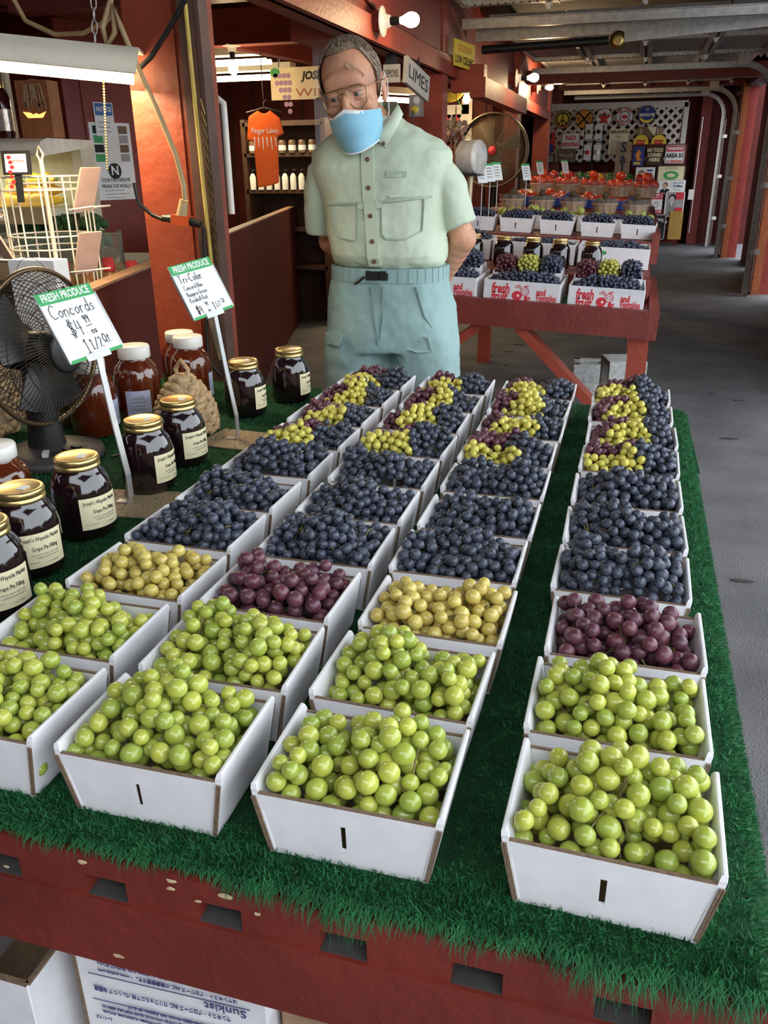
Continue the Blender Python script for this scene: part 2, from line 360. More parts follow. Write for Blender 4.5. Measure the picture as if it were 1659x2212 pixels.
def scatter(n, x0, x1, y0, y1, z=.001): return np.stack([RNG.uniform(x0, x1, n), RNG.uniform(y0, y1, n), np.full(n, z)], 1)
def make_blades(name, P, up, jit, l0, l1, w):
    D = np.array(up) + RNG.normal(size=P.shape) * jit; D /= np.linalg.norm(D, axis=1)[:, None]
    V, F = blades(P, D, RNG.uniform(l0, l1, len(P)), RNG.uniform(w * .6, w * 1.3, len(P)))
    me = bpy.data.meshes.new(name); me.from_pydata(V.tolist(), [], F.tolist()); me.materials.append(BLADE)
    o = bpy.data.objects.new(name, me); COL.objects.link(o); o.parent = tm; o['kind'] = 'stuff'; return o
make_blades('turf_pile', np.concatenate([scatter(16000, -1.3, .15, TY0, .56), scatter(9000, .10, .15, .5, TY1), scatter(5000, -.11, -.05, .5, TY1), scatter(4000, -.32, -.27, .5, TY1), scatter(3000, -.53, -.49, .5, TY1),
            scatter(30000, -1.45, -.70, .6, TY1)]), (0, -.2, 1), .55, .005, .010, .0009)
P = scatter(14000, .145, .185, .5, TY1); P[:, 2] = np.interp(P[:, 0], [.145, .158, .166, .170, .176, .185], [0, -.003, -.012, -.03, -.055, -.075])
make_blades('turf_edge_pile', P, (1, -.1, .5), .5, .005, .009, .0009)
# frayed strands that hang over the front edge
n = 3600; V = []; F = []
for i in range(n):
    x = RNG.uniform(-1.3, .16); ln = RNG.uniform(.4, 1) * (.012 + .024 * min(1, max(0, (x + .62) / .5))) * (1 + .3 * math.sin(x * 23) + .2 * math.sin(x * 61)); w_ = RNG.uniform(.0005, .0010)
    p = np.array([x, TY0 - .004 + RNG.uniform(0, .012), .002]); d = np.array([RNG.normal() * .35, -1, RNG.uniform(-.1, .7)])
    b0 = len(V)
    for k in range(4):
        wk = w_ * (1 - k / 3.3); V += [tuple(p - [wk, 0, 0]), tuple(p + [wk, 0, 0])]
        p = p + d / np.linalg.norm(d) * ln / 3; d = d + np.array([RNG.normal() * .25, .3, -.75])
    for k in range(3): F.append((b0 + 2 * k, b0 + 2 * k + 1, b0 + 2 * k + 3, b0 + 2 * k + 2))
me = bpy.data.meshes.new('frayed_strand'); me.from_pydata(V, [], F); me.materials.append(BLADE)
o = bpy.data.objects.new('frayed_strand', me); COL.objects.link(o); o.parent = tm; o['kind'] = 'stuff'
# ------------------------------------------------------------------ trays
BWX, TWX, HY, TYH, HF, HS = .0755, .0875, .060, .0645, .069, .079
def panel(b, P, t):   # P = 4 corners (outer face, ccw seen from outside), t inward thickness
    P = [Vector(p) for p in P]; n = (P[1] - P[0]).cross(P[3] - P[0]).normalized()
    return b.hexa([p - n * t for p in P] + P)
def lerp4(P, u, v): P = [Vector(p) for p in P]; return P[0] * (1 - u) * (1 - v) + P[1] * u * (1 - v) + P[2] * u * v + P[3] * (1 - u) * v
def tray_parts(sc=(1, 1, 1)):
    bw, tw, hy, ty, hf, hs = BWX * sc[0], TWX * sc[0], HY * sc[1], TYH * sc[1], HF * sc[2], HS * sc[2]
    out = []
    for s_ in (-1, 1):
        P = [(-bw, -hy, 0), (bw, -hy, 0), (tw, -ty, hf), (-tw, -ty, hf)] if s_ < 0 else [(bw, hy, 0), (-bw, hy, 0), (-tw, ty, hf), (tw, ty, hf)]
        b = MB(); us, vs = (0, .468, .500, 1), (0, .28, .70, 1)
        for i in range(3):
            for j in range(3):
                if (i, j) == (1, 1): continue
                panel(b, [lerp4(P, us[i], vs[j]), lerp4(P, us[i + 1], vs[j]), lerp4(P, us[i + 1], vs[j + 1]), lerp4(P, us[i], vs[j + 1])], .003)
        out.append(('front_panel' if s_ < 0 else 'back_panel', b, WHITE))
        b = MB(); e = .0035
        b.box((0, s_ * (ty - .0018), hf + .0006), (2 * tw - .012, .0032, .0016))
        out.append(('cut_edge', b, DBROWN))
    for s_ in (-1, 1):
        b = MB(); kx = tw + (tw - bw) * (hs - hf) / hf; th = .0062
        lo = [(s_ * bw, -hy - .001, 0), (s_ * (bw - th), -hy - .001, 0), (s_ * (bw - th), hy + .001, 0), (s_ * bw, hy + .001, 0)]
        rings = []
        for z, dx, ins in ((0, 0, th), (.5, .5, th), (.93, .93, th), (.985, .985, th * .8), (1, .995, th * .35)):
            X = bw + (kx - bw) * dx; Yh = hy + (ty - hy) * dx + .001
            if z > .9: Yh -= (z - .9) * .035
            o_ = X - (th - ins) / 2; rings.append([Vector((s_ * o_, -Yh, hs * z)), Vector((s_ * o_, Yh, hs * z)), Vector((s_ * (o_ - ins), Yh, hs * z)), Vector((s_ * (o_ - ins), -Yh, hs * z))][::s_])
        b.loft(rings); b.sm = [False] * len(b.sm); out.append(('side_panel', b, WHITE))
        for yy in (-1, 1):
            b = MB().bar((s_ * (bw - .0005), yy * (hy + .0012), .002), (s_ * (tw - .0005), yy * (ty + .0012), hf - .002), .0016, .0016, (1, 0, 0)).bar((s_ * (bw - .003), yy * (hy + .0011), .003), (s_ * (tw - .003), yy * (ty + .0011), hf - .002), .0014, .0022, (1, 0, 0))
            out.append(('corrugated_edge', b, DBROWN))
    b = MB().box((0, 0, .0016), (2 * bw - .002, 2 * hy - .002, .003)); out.append(('bottom_panel', b, BROWN))
    return out
TRAYM = [(nm, b.mesh(nm), m) for nm, b, m in tray_parts()]
for nm, me, m in TRAYM: me.materials.append(m)
def make_tray(loc, rz, label, group):
    t = thing('cardboard_tray', label, 'tray', loc, rz, group)
    for nm, me, m in TRAYM:
        o = bpy.data.objects.new(nm, me); COL.objects.link(o); o.parent = t
    return t
def pack(r0, r1, a, b_, zf, heap, seed, slope=.17, K=22, wall=True, off=(0, 0)):
    """drop spheres one by one into a tray, each settling on those below"""
    g = np.random.default_rng(seed); P = np.zeros((0, 4)); miss = 0
    ph = g.uniform(0, 6.28, 4)
    def hp(x, y): return heap * (1 - .42 * (np.abs(x) / a) ** 3 - .30 * (np.abs(y) / b_) ** 3 - .22 * (y < 0) * (np.abs(y) / b_)) + .30 * heap * np.sin(x / a * 2.6 + ph[0]) * np.sin(y / b_ * 2.2 + ph[1]) + .15 * heap * np.sin(x / a * 6 + ph[2])
    while miss < 30 and len(P) < 420:
        r = g.uniform(r0, r1); x = g.uniform(-a + r, a - r, K); y = g.uniform(-b_ + r, b_ - r, K); z = np.full(K, zf + r)
        if len(P):
            d2 = (x[:, None] - P[None, :, 0]) ** 2 + (y[:, None] - P[None, :, 1]) ** 2; rr = (P[None, :, 3] + r) * .97
            zz = np.where(d2 < rr ** 2, P[None, :, 2] + np.sqrt(np.maximum(rr ** 2 - d2, 0)), -1); z = np.maximum(z, zz.max(1))
        sc = z + r - (HF + hp(x, y)); k = int(np.argmin(sc))
        if sc[k] > 0: miss += 1; continue
        P = np.vstack([P, [x[k], y[k], z[k], r]])
    # keep what can be seen from above
    d = np.hypot(P[:, None, 0] - P[None, :, 0], P[:, None, 1] - P[None, :, 1]); rm = (r0 + r1) / 2
    top = np.where(d < 2.0 * rm, P[None, :, 2], 0).max(1)
    return P[P[:, 2] > top - 4.6 * rm]
def grapemat(name, c1, c2, bloom, bl, rough, sss, rnd, coat=0):
    m = mat(name, c1, rough, var=0, scale=25, col2=c2, sss=sss, rnd=rnd, coat=coat); nt = m.node_tree; N = nt.nodes; L = nt.links; b = N['Principled BSDF']
    src = b.inputs['Base Color'].links[0].from_socket; tc = N['Texture Coordinate']; oi = N.new('ShaderNodeObjectInfo')
    va = N.new('ShaderNodeVectorMath'); va.operation = 'ADD'; L.new(tc.outputs['Object'], va.inputs[0])
    cm = N.new('ShaderNodeMath'); cm.operation = 'MULTIPLY'; cm.inputs[1].default_value = 50; L.new(oi.outputs['Random'], cm.inputs[0]); L.new(cm.outputs[0], va.inputs[1])
    no = N.new('ShaderNodeTexNoise'); no.inputs['Scale'].default_value = 1.6; no.inputs['Detail'].default_value = 5; L.new(va.outputs[0], no.inputs['Vector'])
    mr = N.new('ShaderNodeMapRange'); mr.inputs[1].default_value = .35; mr.inputs[2].default_value = .7; mr.inputs[4].default_value = bl; L.new(no.outputs['Fac'], mr.inputs[0])
    mx = N.new('ShaderNodeMix'); mx.data_type = 'RGBA'; mx.inputs[7].default_value = (*bloom, 1); L.new(mr.outputs[0], mx.inputs[0]); L.new(src, mx.inputs[6])
    sp = N.new('ShaderNodeSeparateXYZ'); L.new(tc.outputs['Object'], sp.inputs[0]); gt = N.new('ShaderNodeMath'); gt.operation = 'GREATER_THAN'; gt.inputs[1].default_value = 1.0335; L.new(sp.outputs['Z'], gt.inputs[0])
    m2 = N.new('ShaderNodeMix'); m2.data_type = 'RGBA'; m2.inputs[7].default_value = (c1[0] * .35, c1[1] * .25, c1[2] * .25, 1); L.new(gt.outputs[0], m2.inputs[0]); L.new(mx.outputs[2], m2.inputs[6])
    L.new(m2.outputs[2], b.inputs['Base Color']); return m
GM = {'green': grapemat('green_grape_skin', (.27, .36, .045), (.52, .53, .075), (.50, .56, .22), .3, .2, .4, .9, .3),
      'yellow': grapemat('amber_grape_skin', (.52, .39, .085), (.64, .53, .13), (.62, .52, .24), .3, .22, .4, .9, .25),
      'red': grapemat('red_grape_skin', (.060, .014, .026), (.14, .030, .042), (.20, .11, .15), .5, .36, .05, 1.0),
      'blue': grapemat('blue_grape_skin', (.013, .015, .026), (.034, .040, .064), (.115, .135, .185), .75, .42, 0, .8),
      'lime': grapemat('yellow_green_grape_skin', (.58, .52, .07), (.74, .66, .14), (.5, .5, .2), .35, .3, .3, .9)}
GMESH = {}
for k_, m in GM.items():
    me = MB().ball((0, 0, 0), 1, 14, 9, (1, 1, 1.04)).mesh('grape'); me.materials.append(m); GMESH[k_] = me
STEM = mat('grape_stem', (.20, .17, .05), .8, var=.3)
CN = {'green': 'green', 'yellow': 'amber', 'red': 'dark red', 'blue': 'blue', 'lime': 'yellow-green'}
ORD = ['first', 'second', 'third', 'fourth', 'fifth', 'sixth', 'seventh', 'eighth', 'ninth', 'tenth']
def fill_tray(t, P, kinds, seed, where, rot=0):
    """kinds: list of (variety, centre x, centre y); each grape joins the nearest bunch"""
    g = np.random.default_rng(seed + 999); loc = t.location; rz = t.rotation_euler[2]
    C = np.array([(k[1], k[2]) for k in kinds]); lab = np.argmin((P[:, None, 0] - C[None, :, 0]) ** 2 * 1.0 + (P[:, None, 1] - C[None, :, 1]) ** 2 + g.normal(0, .00012, (len(P), len(C))), axis=1)
    for q, (kind, cx, cy) in enumerate(kinds):
        Q = P[lab == q]
        if not len(Q): continue
        bz = float(Q[:, 2].min())
        T = thing('grape_bunch', '%s bunch, %s of tray, %s' % (CN[kind], ('jar side', 'middle', 'aisle side')[q], where), 'grapes', (loc[0], loc[1], loc[2]), rz, '%s grape bunches in one tray' % CN[kind])
        for (x, y, z, r) in Q:
            o = bpy.data.objects.new('grape', GMESH[kind]); COL.objects.link(o); o.parent = T; o.location = (x, y, z); o.scale = (r,) * 3; o.rotation_euler = g.uniform(0, 6.28, 3)
        b = MB(); zm = float(np.median(Q[:, 2]))
        for k in range(min(7, len(Q))):
            i = int(g.integers(len(Q))); p = Vector(Q[i, :3]); e = Vector((cx, cy, zm - .004)); mid = (p + e) / 2 + Vector((0, 0, .008)); b.tube([p, mid, e], [.0009, .0011, .0013], 5)
        b.build('stem', STEM, T)
COLX = (-.610, -.402, -.194, .0285)
YC = [.6045, .752, .902, 1.058, 1.215, 1.375, 1.540, 1.705, 1.868, 2.035]
VAR = [['green', 'green', 'yellow', 'blue', 'blue', 'blue', 'tri', 'tri', 'tri', 'tri'], ['green', 'green', 'red', 'blue', 'blue', 'blue', 'tri', 'tri', 'tri', 'tri'],
       ['green', 'green', 'yellow', 'blue', 'blue', 'blue', 'tri', 'tri', 'tri', 'tri'], ['green', 'green', 'red', 'blue', 'blue', 'blue', 'tri', 'tri', 'tri', 'tri']]
RAD = {'green': (.0078, .0108), 'yellow': (.0078, .0098), 'red': (.0086, .0112), 'blue': (.0070, .0088), 'tri': (.0066, .0084)}
CW = ['nearest the jars', 'second from jars', 'third from jars', 'nearest the aisle']
for ci, cx in enumerate(COLX):
    for ri, cy in enumerate(YC):
        v = VAR[ci][ri]; seed = 100 * ci + ri; g = random.Random(seed)
        where = '%s row from frayed edge, %s' % (ORD[ri], CW[ci])
        kn = {'green': 'green', 'yellow': 'amber', 'red': 'dark red', 'blue': 'blue', 'tri': 'three-colour'}[v]
        t = make_tray((cx + g.uniform(-.004, .004) + (.004 if ri > 7 and ci == 1 else 0), cy + g.uniform(-.003, .003), ZT + .001), R(g.uniform(-1.2, 1.2)), 'white tray of %s grapes, %s' % (kn, where), 'white trays on the turf')
        r0, r1 = RAD[v]
        P = pack(r0, r1, .0835, .0605, .014 if v == 'green' else .024, (.039 if v == 'green' else .038 if v == 'blue' else .036) * g.uniform(.85, 1.15), seed)
        if v == 'tri':
            sw = g.uniform(-.012, .012); kinds = [('red', -.052, .02 + sw), ('lime', .0 + sw, -.012), ('blue', .052, .008)]
            if ri % 3 == 0 and ci != 3: kinds[1] = ('lime', -.030 + sw, -.036)
            if ri % 3 == 0: kinds = [('red', -.035, .03), ('lime', -.03, -.03), ('blue', .045, .0)]
        else: kinds = [(v, -.05, g.uniform(-.03, .03)), (v, .0, g.uniform(-.03, .03)), (v, .05, g.uniform(-.03, .03))]
        fill_tray(t, P, kinds, seed, where)
# ------------------------------------------------------------------ handwriting (pen strokes)
GL = {'C': [[(.6, .85), (.35, 1), (.1, .75), (.05, .35), (.25, .02), (.6, .12)]], 'o': [[(.25, .5), (.05, .3), (.2, .02), (.42, .2), (.38, .45), (.25, .5)]], 'n': [[(.05, .5), (.06, 0)], [(.06, .35), (.25, .52), (.38, .4), (.4, 0)]],
      'c': [[(.4, .42), (.2, .5), (.05, .25), (.2, .02), (.42, .1)]], 'r': [[(.05, .5), (.08, 0)], [(.07, .35), (.2, .5), (.35, .48)]], 'd': [[(.38, .4), (.2, .5), (.05, .22), (.2, .02), (.38, .15)], [(.42, 1), (.42, 0)]],
      's': [[(.36, .45), (.2, .52), (.08, .4), (.3, .22), (.32, .06), (.05, .03)]], 'T': [[(0, .95), (.6, 1)], [(.3, .98), (.28, 0)]], 'i': [[(.1, .5), (.1, 0)], [(.1, .68), (.12, .72)]], '-': [[(.05, .35), (.35, .37)]],
      'l': [[(.1, 1), (.1, 0)]], 'B': [[(.05, 1), (.05, 0)], [(.05, 1), (.35, .9), (.3, .6), (.08, .52), (.42, .4), (.38, .08), (.05, 0)]], 'u': [[(.05, .5), (.08, .1), (.25, .02), (.38, .2)], [(.4, .5), (.4, 0)]],
      'e': [[(.06, .26), (.38, .32), (.3, .5), (.1, .42), (.08, .12), (.25, 0), (.4, .1)]], 'N': [[(.05, 0), (.05, 1), (.45, .05), (.48, 1)]], 'a': [[(.38, .4), (.2, .5), (.05, .25), (.18, .02), (.36, .18)], [(.38, .5), (.42, 0)]],
      'g': [[(.36, .42), (.18, .5), (.06, .28), (.2, .08), (.36, .2)], [(.38, .5), (.36, -.25), (.2, -.4), (.04, -.3)]], 'G': [[(.55, .85), (.3, 1), (.05, .6), (.15, .08), (.5, .1), (.52, .42), (.3, .42)]],
      'R': [[(.05, 0), (.05, 1), (.4, .88), (.35, .58), (.06, .5), (.48, 0)]], 'b': [[(.06, 1), (.06, 0), (.3, .02), (.4, .25), (.25, .48), (.06, .35)]], 't': [[(.15, .85), (.14, .05), (.3, .02)], [(.02, .58), (.32, .6)]],
      'Q': [[(.3, 1), (.05, .6), (.2, .02), (.5, .2), (.52, .75), (.3, 1)], [(.32, .25), (.6, -.05)]], '$': [[(.55, .8), (.3, .95), (.08, .75), (.3, .52), (.55, .32), (.35, .05), (.05, .2)], [(.24, 1.12), (.24, -.12)], [(.38, 1.12), (.38, -.12)]],
      '4': [[(.12, 1), (.05, .42), (.5, .45)], [(.38, .9), (.36, -.05)]], '9': [[(.4, .85), (.2, 1), (.06, .75), (.2, .52), (.4, .75), (.4, .9), (.36, 0)]], '1': [[(.06, .82), (.2, 1), (.2, 0)], [(.02, 0), (.4, .02)]],
      '2': [[(.05, .8), (.25, 1), (.4, .75), (.08, .05), (.45, .04)]], '/': [[(.5, 1.05), (.05, -.1)]], '.': [[(.08, .0), (.1, .03)]], '_': [[(0, 0), (.9, .06)]]}
def hand(parent, s, x, y, h, z=.0008, w=.0013, sp=.14, m=None, slope=0, stretch=1):
    for i, ch in enumerate(s):
        if ch == ' ': x += h * .32; continue
        mx = 0; b = MB()
        for st in GL[ch]:
            pts = [(x + px * h * stretch, y + py * h + slope * (x + px * h)) for px, py in st]; mx = max(mx, max(px for px, _ in st))
            b.tube([(p[0], p[1], z) for p in pts], w / 2, 5)
        b.build('handwriting', m or INK, parent); x += (mx * stretch + sp) * h
def price_sign(loc, top, w, h, yaw, tilt, roll, label, lines, plate, pl_rot):
    t = thing('price_sign', label, 'price sign', loc); L0 = Vector(loc)
    MB().box((.0, .0, .0015), (.15, .13, .003), Matrix.Rotation(pl_rot, 3, 'Z')).build('base_plate', mat('tan_plate', (.36, .25, .15), .6, var=.1), t)
    tp = Vector(top) - L0
    b = MB(); P = [Vector((-.03, 0, .004)), Vector((-.004, 0, .005)), Vector((.0, 0, .016)), Vector((0, 0, .06)), tp * .5 + Vector((0, 0, .02)), tp]
    for i in range(5): b.bar(P[i], P[i + 1] + (P[i + 1] - P[i]).normalized() * .001, .016, .0025, (1, 0, .3) if i > 1 else (0, 0, 1))
    b.build('flat_stem', ALU, t)
    u = Vector((math.cos(yaw), math.sin(yaw), 0)); nn = Vector((u[1], -u[0], 0)); v = Vector((0, 0, 1)) * math.cos(tilt) - nn * math.sin(tilt)
    u2 = u * math.cos(roll) + v * math.sin(roll); v2 = v * math.cos(roll) - u * math.sin(roll)
    c = MB().box((0, 0, -.0012), (w, h, .002)).build('card', PAPER, t, frame(tp + v2 * h / 2, u2, v2))
    rectp(c, 'green_header', -w / 2, h / 2 - .021, w / 2, h / 2, -.0004, GREENP); rectp(c, 'green_footer', -w / 2, -h / 2, w / 2, -h / 2 + .006, -.0004, GREENP)
    text('FRESH PRODUCE', .019, WHITEP, c, 0, h / 2 - .0105, .0006, width=w * .86, bold=.0004)
    b = MB().box((-w / 2 - .001, -.008, -.001), (.004, h - .02, .005)).box((w / 2 + .001, -.008, -.001), (.004, h - .02, .005)); b.build('side_channel', ALU, c)
    MB().box((0, -h / 2 + .001, 0), (.062, .012, .005)).build('bottom_clip', ALU, c)
    for (s, x, y, hh) in lines: hand(c, s, x * w, y * h, hh, sp=.12, w=.0013 if hh > .012 else .0009)
    return t
price_sign((-.872, 1.277, ZT + .001), (-.899, 1.277, 1.023), .138, .127, 1.457, .449, .032, 'handwritten Concords price sign with green header on flat metal stem', [('Concords', -.42, .12, .0255), ('$4.', -.26, -.16, .028), ('99', .06, -.03, .015), ('_', .06, -.07, .018), ('ea', .10, -.19, .014), ('1', -.14, -.43, .026), ('1/2', -.03, -.40, .019), ('Qt.', .22, -.36, .017)], 0, R(8))
price_sign((-.847, 1.693, ZT + .001), (-.879, 1.693, 1.031), .146, .122, 1.395, .445, .063, 'handwritten Tri-Color price sign with green header on flat metal stem', [('Tri-Color', -.42, .16, .0185), ('Concord-Blue', -.40, .03, .0108), ('Niagara-Green', -.40, -.09, .0108), ('Rosabell-Red', -.40, -.20, .0108), ('$4.', -.36, -.42, .0175), ('99', -.11, -.33, .010), ('ea', -.11, -.43, .009), ('1', .05, -.42, .0165), ('1/2', .12, -.40, .012), ('Qt', .29, -.36, .011)], 0, R(-5))
# ------------------------------------------------------------------ jars
PIE = mat('dark_purple_filling', (.010, .003, .005), .12, var=.3, coat=1)
HONEY = mat('amber_honey', (.105, .016, .004), .1, var=.25, scale=4, coat=1)
def arc_label(R_, a, h, z0, n=10): 
    b = MB(); V = []
    for k in range(n + 1):
        t = -a + 2 * a * k / n
        for z in (z0, z0 + h): V.append((R_ * math.sin(t), z, R_ * math.cos(t)))
    return b.add(V, [(2 * k, 2 * k + 2, 2 * k + 3, 2 * k + 1) for k in range(n)], True)
def pie_jar(x, y, z, label, az=-18, sc=1, detail=True, group='jars of grape pie filling'):
    t = thing('pie_filling_jar', label, 'jar', (x, y, z), R(az + 90), group); t.scale = (sc,) * 3
    MB().lathe([(.040, 0), (.048, .003), (.0515, .012), (.052, .05), (.0515, .082), (.047, .100), (.040, .112), (.035, .119), (.0345, .126)], 32).build('glass_body', PIE, t)
    lid = MB().lathe([(.0355, .120), (.0375, .121), (.0372, .1265), (.0358, .1275), (.0358, .129), (.0372, .130), (.0372, .1355), (.0365, .1385), (.034, .1400), (.030, .1385), (.0, .1385)], 36).build('lid', GOLD, t)
    if not detail: return t
    MB().box((.004, -.008, .1392), (.017, .013, .0008), Matrix.Rotation(R(30), 3, 'Z')).build('price_sticker', PAPER, lid)
    F = frame((0, 0, 0), (1, 0, 0), (0, 0, 1))                # local x, up; faces -y of the jar
    l = arc_label(.0527, .72, .056, .022).build('paper_label', CREAM, t, F)
    text("Joseph's Wayside Market", .0098, INK, l, 0, .069, .0003, width=.064, bend=.0527, ext=.0002)
    text('Grape Pie Filling', .0095, INK, l, .004, .053, .0003, width=.042, bend=.0527, ext=.0002)
    text('Ingredients: grapes, water, sugar', .0042, GREYP, l, .004, .0435, .0003, bend=.0527, width=.044, ext=.0001)
    text('modified food starch, tapioca', .0042, GREYP, l, .006, .0385, .0003, bend=.0527, width=.038, ext=.0001)
    text('Made especially for', .003, GREYP, l, -.020, .0315, .0003, bend=.0527, ext=.0001); text('1 Qt. (946ml)', .0035, GREYP, l, .012, .0285, .0003, bend=.0527, ext=.0001)
    return t
pie_jar(-.835, .862, ZT + .003, 'pie filling jar cut by the turf, in front of all other jars', -25)
pie_jar(-.872, .990, ZT + .003, 'pie filling jar next behind the foremost one', -28)
pie_jar(-.876, 1.142, ZT + .003, 'pie filling jar just before the Concords sign plate', -20)
pie_jar(-.880, 1.360, ZT + .0055, 'pie filling jar standing at the Concords sign plate', -2)
pie_jar(-.893, 1.519, ZT + .003, 'pie filling jar standing before the woven straw skep', -16)
pie_jar(-.920, 1.900, ZT + .003, 'pie filling jar standing beyond the Tri-Color sign', 4)
pie_jar(-.861, 2.061, ZT + .003, 'pie filling jar nearest the man, at the back of the turf', 2)
def honey_jar(x, y, label, az=-10, h=1.0):
    t = thing('honey_jar', label, 'jar', (x, y, ZT + .002), R(az + 90), 'jars of amber honey')
    MB().lathe([(.050, 0), (.055, .004), (.056, .06 * h), (.056, .105 * h), (.050, .128 * h), (.038, .140 * h), (.034, .147 * h), (.034, .155 * h)], 32).build('body', HONEY, t)
    MB().lathe([(.0375, .148 * h), (.039, .149 * h), (.039, .172 * h), (.037, .176 * h), (0, .176 * h)], 30).build('lid', WPLAS, t)
    l = arc_label(.0565, .55, .062, .022).build('oval_label', mat('pale_blue_label', (.52, .55, .72), .6, var=.2, scale=60), t, frame((0, 0, 0), (1, 0, 0), (0, 0, 1)))
    for k in range(4): arc_label(.0568, .30 - .04 * (k % 2), .0035, .036 + k * .009, 6).build('printed_line', GREYP, l)
honey_jar(-1.205, 1.665, 'white-lidded honey jar half hidden behind the Concords stem', 20, 1.02)
honey_jar(-1.165, 1.800, 'white-lidded honey jar beside the straw skep', -60, 1.06)
honey_jar(-1.112, 1.975, 'white-lidded honey jar rising behind the straw skep', 25, 1.02)
honey_jar(-1.195, 2.08, 'white-lidded honey jar squeezed before the orange-red post', 40, .96)
honey_jar(-1.295, 1.74, 'white-lidded honey jar at back behind the desk fan', 40, .96)
honey_jar(-1.035, 1.13, 'honey jar with pale blue label before the fan base', -35, .86)
# woven straw skep
STRAW = mat('straw_braid', (.47, .32, .17), .8, var=.3, scale=60, bump=.5, bscale=200)
t = thing('straw_skep', 'small woven straw bee skep with loop handle among the jars', 'straw skep', (-1.0, 1.735, ZT + .002))
for k in range(9):
    r = .072 * math.cos(max(0, k - 1.2) / 8.3 * PI / 2) ** .75; z = .010 + k * .0145; b = MB(); N_ = max(5, int(r / .072 * 11))
    for j in range(N_):
        a = 2 * PI * (j + .5 * (k % 2)) / N_; b.ball((r * math.cos(a), r * math.sin(a), z), 1, 6, 5, (.0065, .030 * max(.45, r / .072), .0088), Matrix.Rotation(a, 3, 'Z') @ Matrix.Rotation(R(16), 3, 'X'))
    b.lathe([(max(r - .01, .001), z - .012), (r + .001, z - .006), (r + .001, z + .006), (max(r - .01, .001), z + .012)], 20)
    b.build('braid_coil', STRAW, t, kind='stuff')
MB().tube([(-.012, 0, .128), (-.016, 0, .150), (0, 0, .170), (.016, 0, .150), (.012, 0, .128)], .006, 8).build('loop_handle', STRAW, t)
# ------------------------------------------------------------------ desk fan
GRILL = mat('bronze_black_wire', (.05, .038, .026), .35, .6, var=.2)
FP = mat('dark_fan_plastic', (.014, .013, .014), .45, var=.2)
t = thing('desk_fan', 'black oscillating desk fan with round wire cage facing the trays', 'fan', (-1.19, 1.475, ZT + .002))
Fm = Matrix.Translation((.02, 0, .243)) @ Matrix.Rotation(R(-6), 4, 'Z') @ Matrix.Rotation(R(90), 4, 'Y')
def dome(r, s_): q = r / .158; return s_ * (.062 * math.sqrt(max(0, 1 - q ** 3.2)))
for s_, nm, n, r0 in ((1, 'front_cage_wire', 84, .042), (-1, 'rear_cage_wire', 60, .045)):
    h = MB()
    for j in range(n):
        a = 2 * PI * j / n; pts = []
        for k in range(7):
            r = r0 + (.157 - r0) * k / 6; aa = a + s_ * .35 * (k / 6) ** 1.2; pts.append((r * math.cos(aa), r * math.sin(aa), dome(r, s_)))
        h.tube(pts, .0008, 4, cap=False)
    for r in (.075, .105, .135): h.tube([(r * math.cos(2 * PI * k / 48), r * math.sin(2 * PI * k / 48), dome(r, s_)) for k in range(48)], .0010, 4, True)
    h.build(nm, GRILL, t, Fm, kind='stuff')
MB().tube([(.159 * math.cos(2 * PI * k / 56), .159 * math.sin(2 * PI * k / 56), 0) for k in range(56)], .0055, 6, True).build('cage_rim', mat('bronze_rim', (.16, .10, .05), .35, .7), t, Fm)
MB().lathe([(.046, .058), (.048, .064), (.040, .068), (0, .067)], 28).build('hub_badge', FP, t, Fm)
for k in range(3):
    a = 2 * PI * k / 3; V = []
    for i in range(6):
        r = .03 + .105 * i / 5
        for j in range(6): th = a + (j / 5 - .5) * (1.35 - .2 * i / 5); V.append((r * math.cos(th), r * math.sin(th), .02 * (j / 5 - .5) * 2))
    V2 = [(x, y, z + .0025) for x, y, z in V]; n = 36
    F = [(i * 6 + j, i * 6 + j + 1, i * 6 + j + 7, i * 6 + j + 6) for i in range(5) for j in range(5)]
    MB().add(V, [f[::-1] for f in F], True).add(V2, F, True).build('blade', mat('smoky_blade', (.03, .028, .028), .3, var=.1), t, Fm)
MB().lathe([(.034, -.03), (.036, .02), (.02, .03), (0, .031)], 20).build('blade_hub', FP, t, Fm)
MB().lathe([(0, -.125), (.03, -.12), (.05, -.09), (.05, -.06), (.02, -.05)], 20).build('motor_housing', FP, t, Fm)
MB().loft([[Vector((-.01 + rx * math.cos(2 * PI * k / 20), ry * math.sin(2 * PI * k / 20), z)) for k in range(20)] for z, rx, ry in ((.025, .042, .038), (.08, .036, .033), (.16, .03, .028), (.21, .028, .026))]).build('neck', FP, t)
MB().lathe([(.108, 0), (.112, .006), (.108, .018), (.08, .027), (.045, .031)], 36).build('base', mat('taupe_fan_base', (.055, .047, .042), .5, var=.1), t)
for k in range(4):
    a = R(-62 + k * 17); MB().box((.075 * math.cos(a), .075 * math.sin(a), .033), (.022, .012, .010), Matrix.Rotation(a, 3, 'Z')).build('speed_button', (mat('pale_button', (.55, .53, .5), .5) if k == 0 else FP), t)
tag(MB().tube([(-1.06, 1.50, ZT + .006), (-1.02, 1.58, ZT + .006), (-1.06, 1.72, ZT + .006), (-1.09, 1.9, ZT + .006)], .003, 6).build('fan_cord', BLACK), 'thin black cord lying on turf behind the desk fan', 'cord')
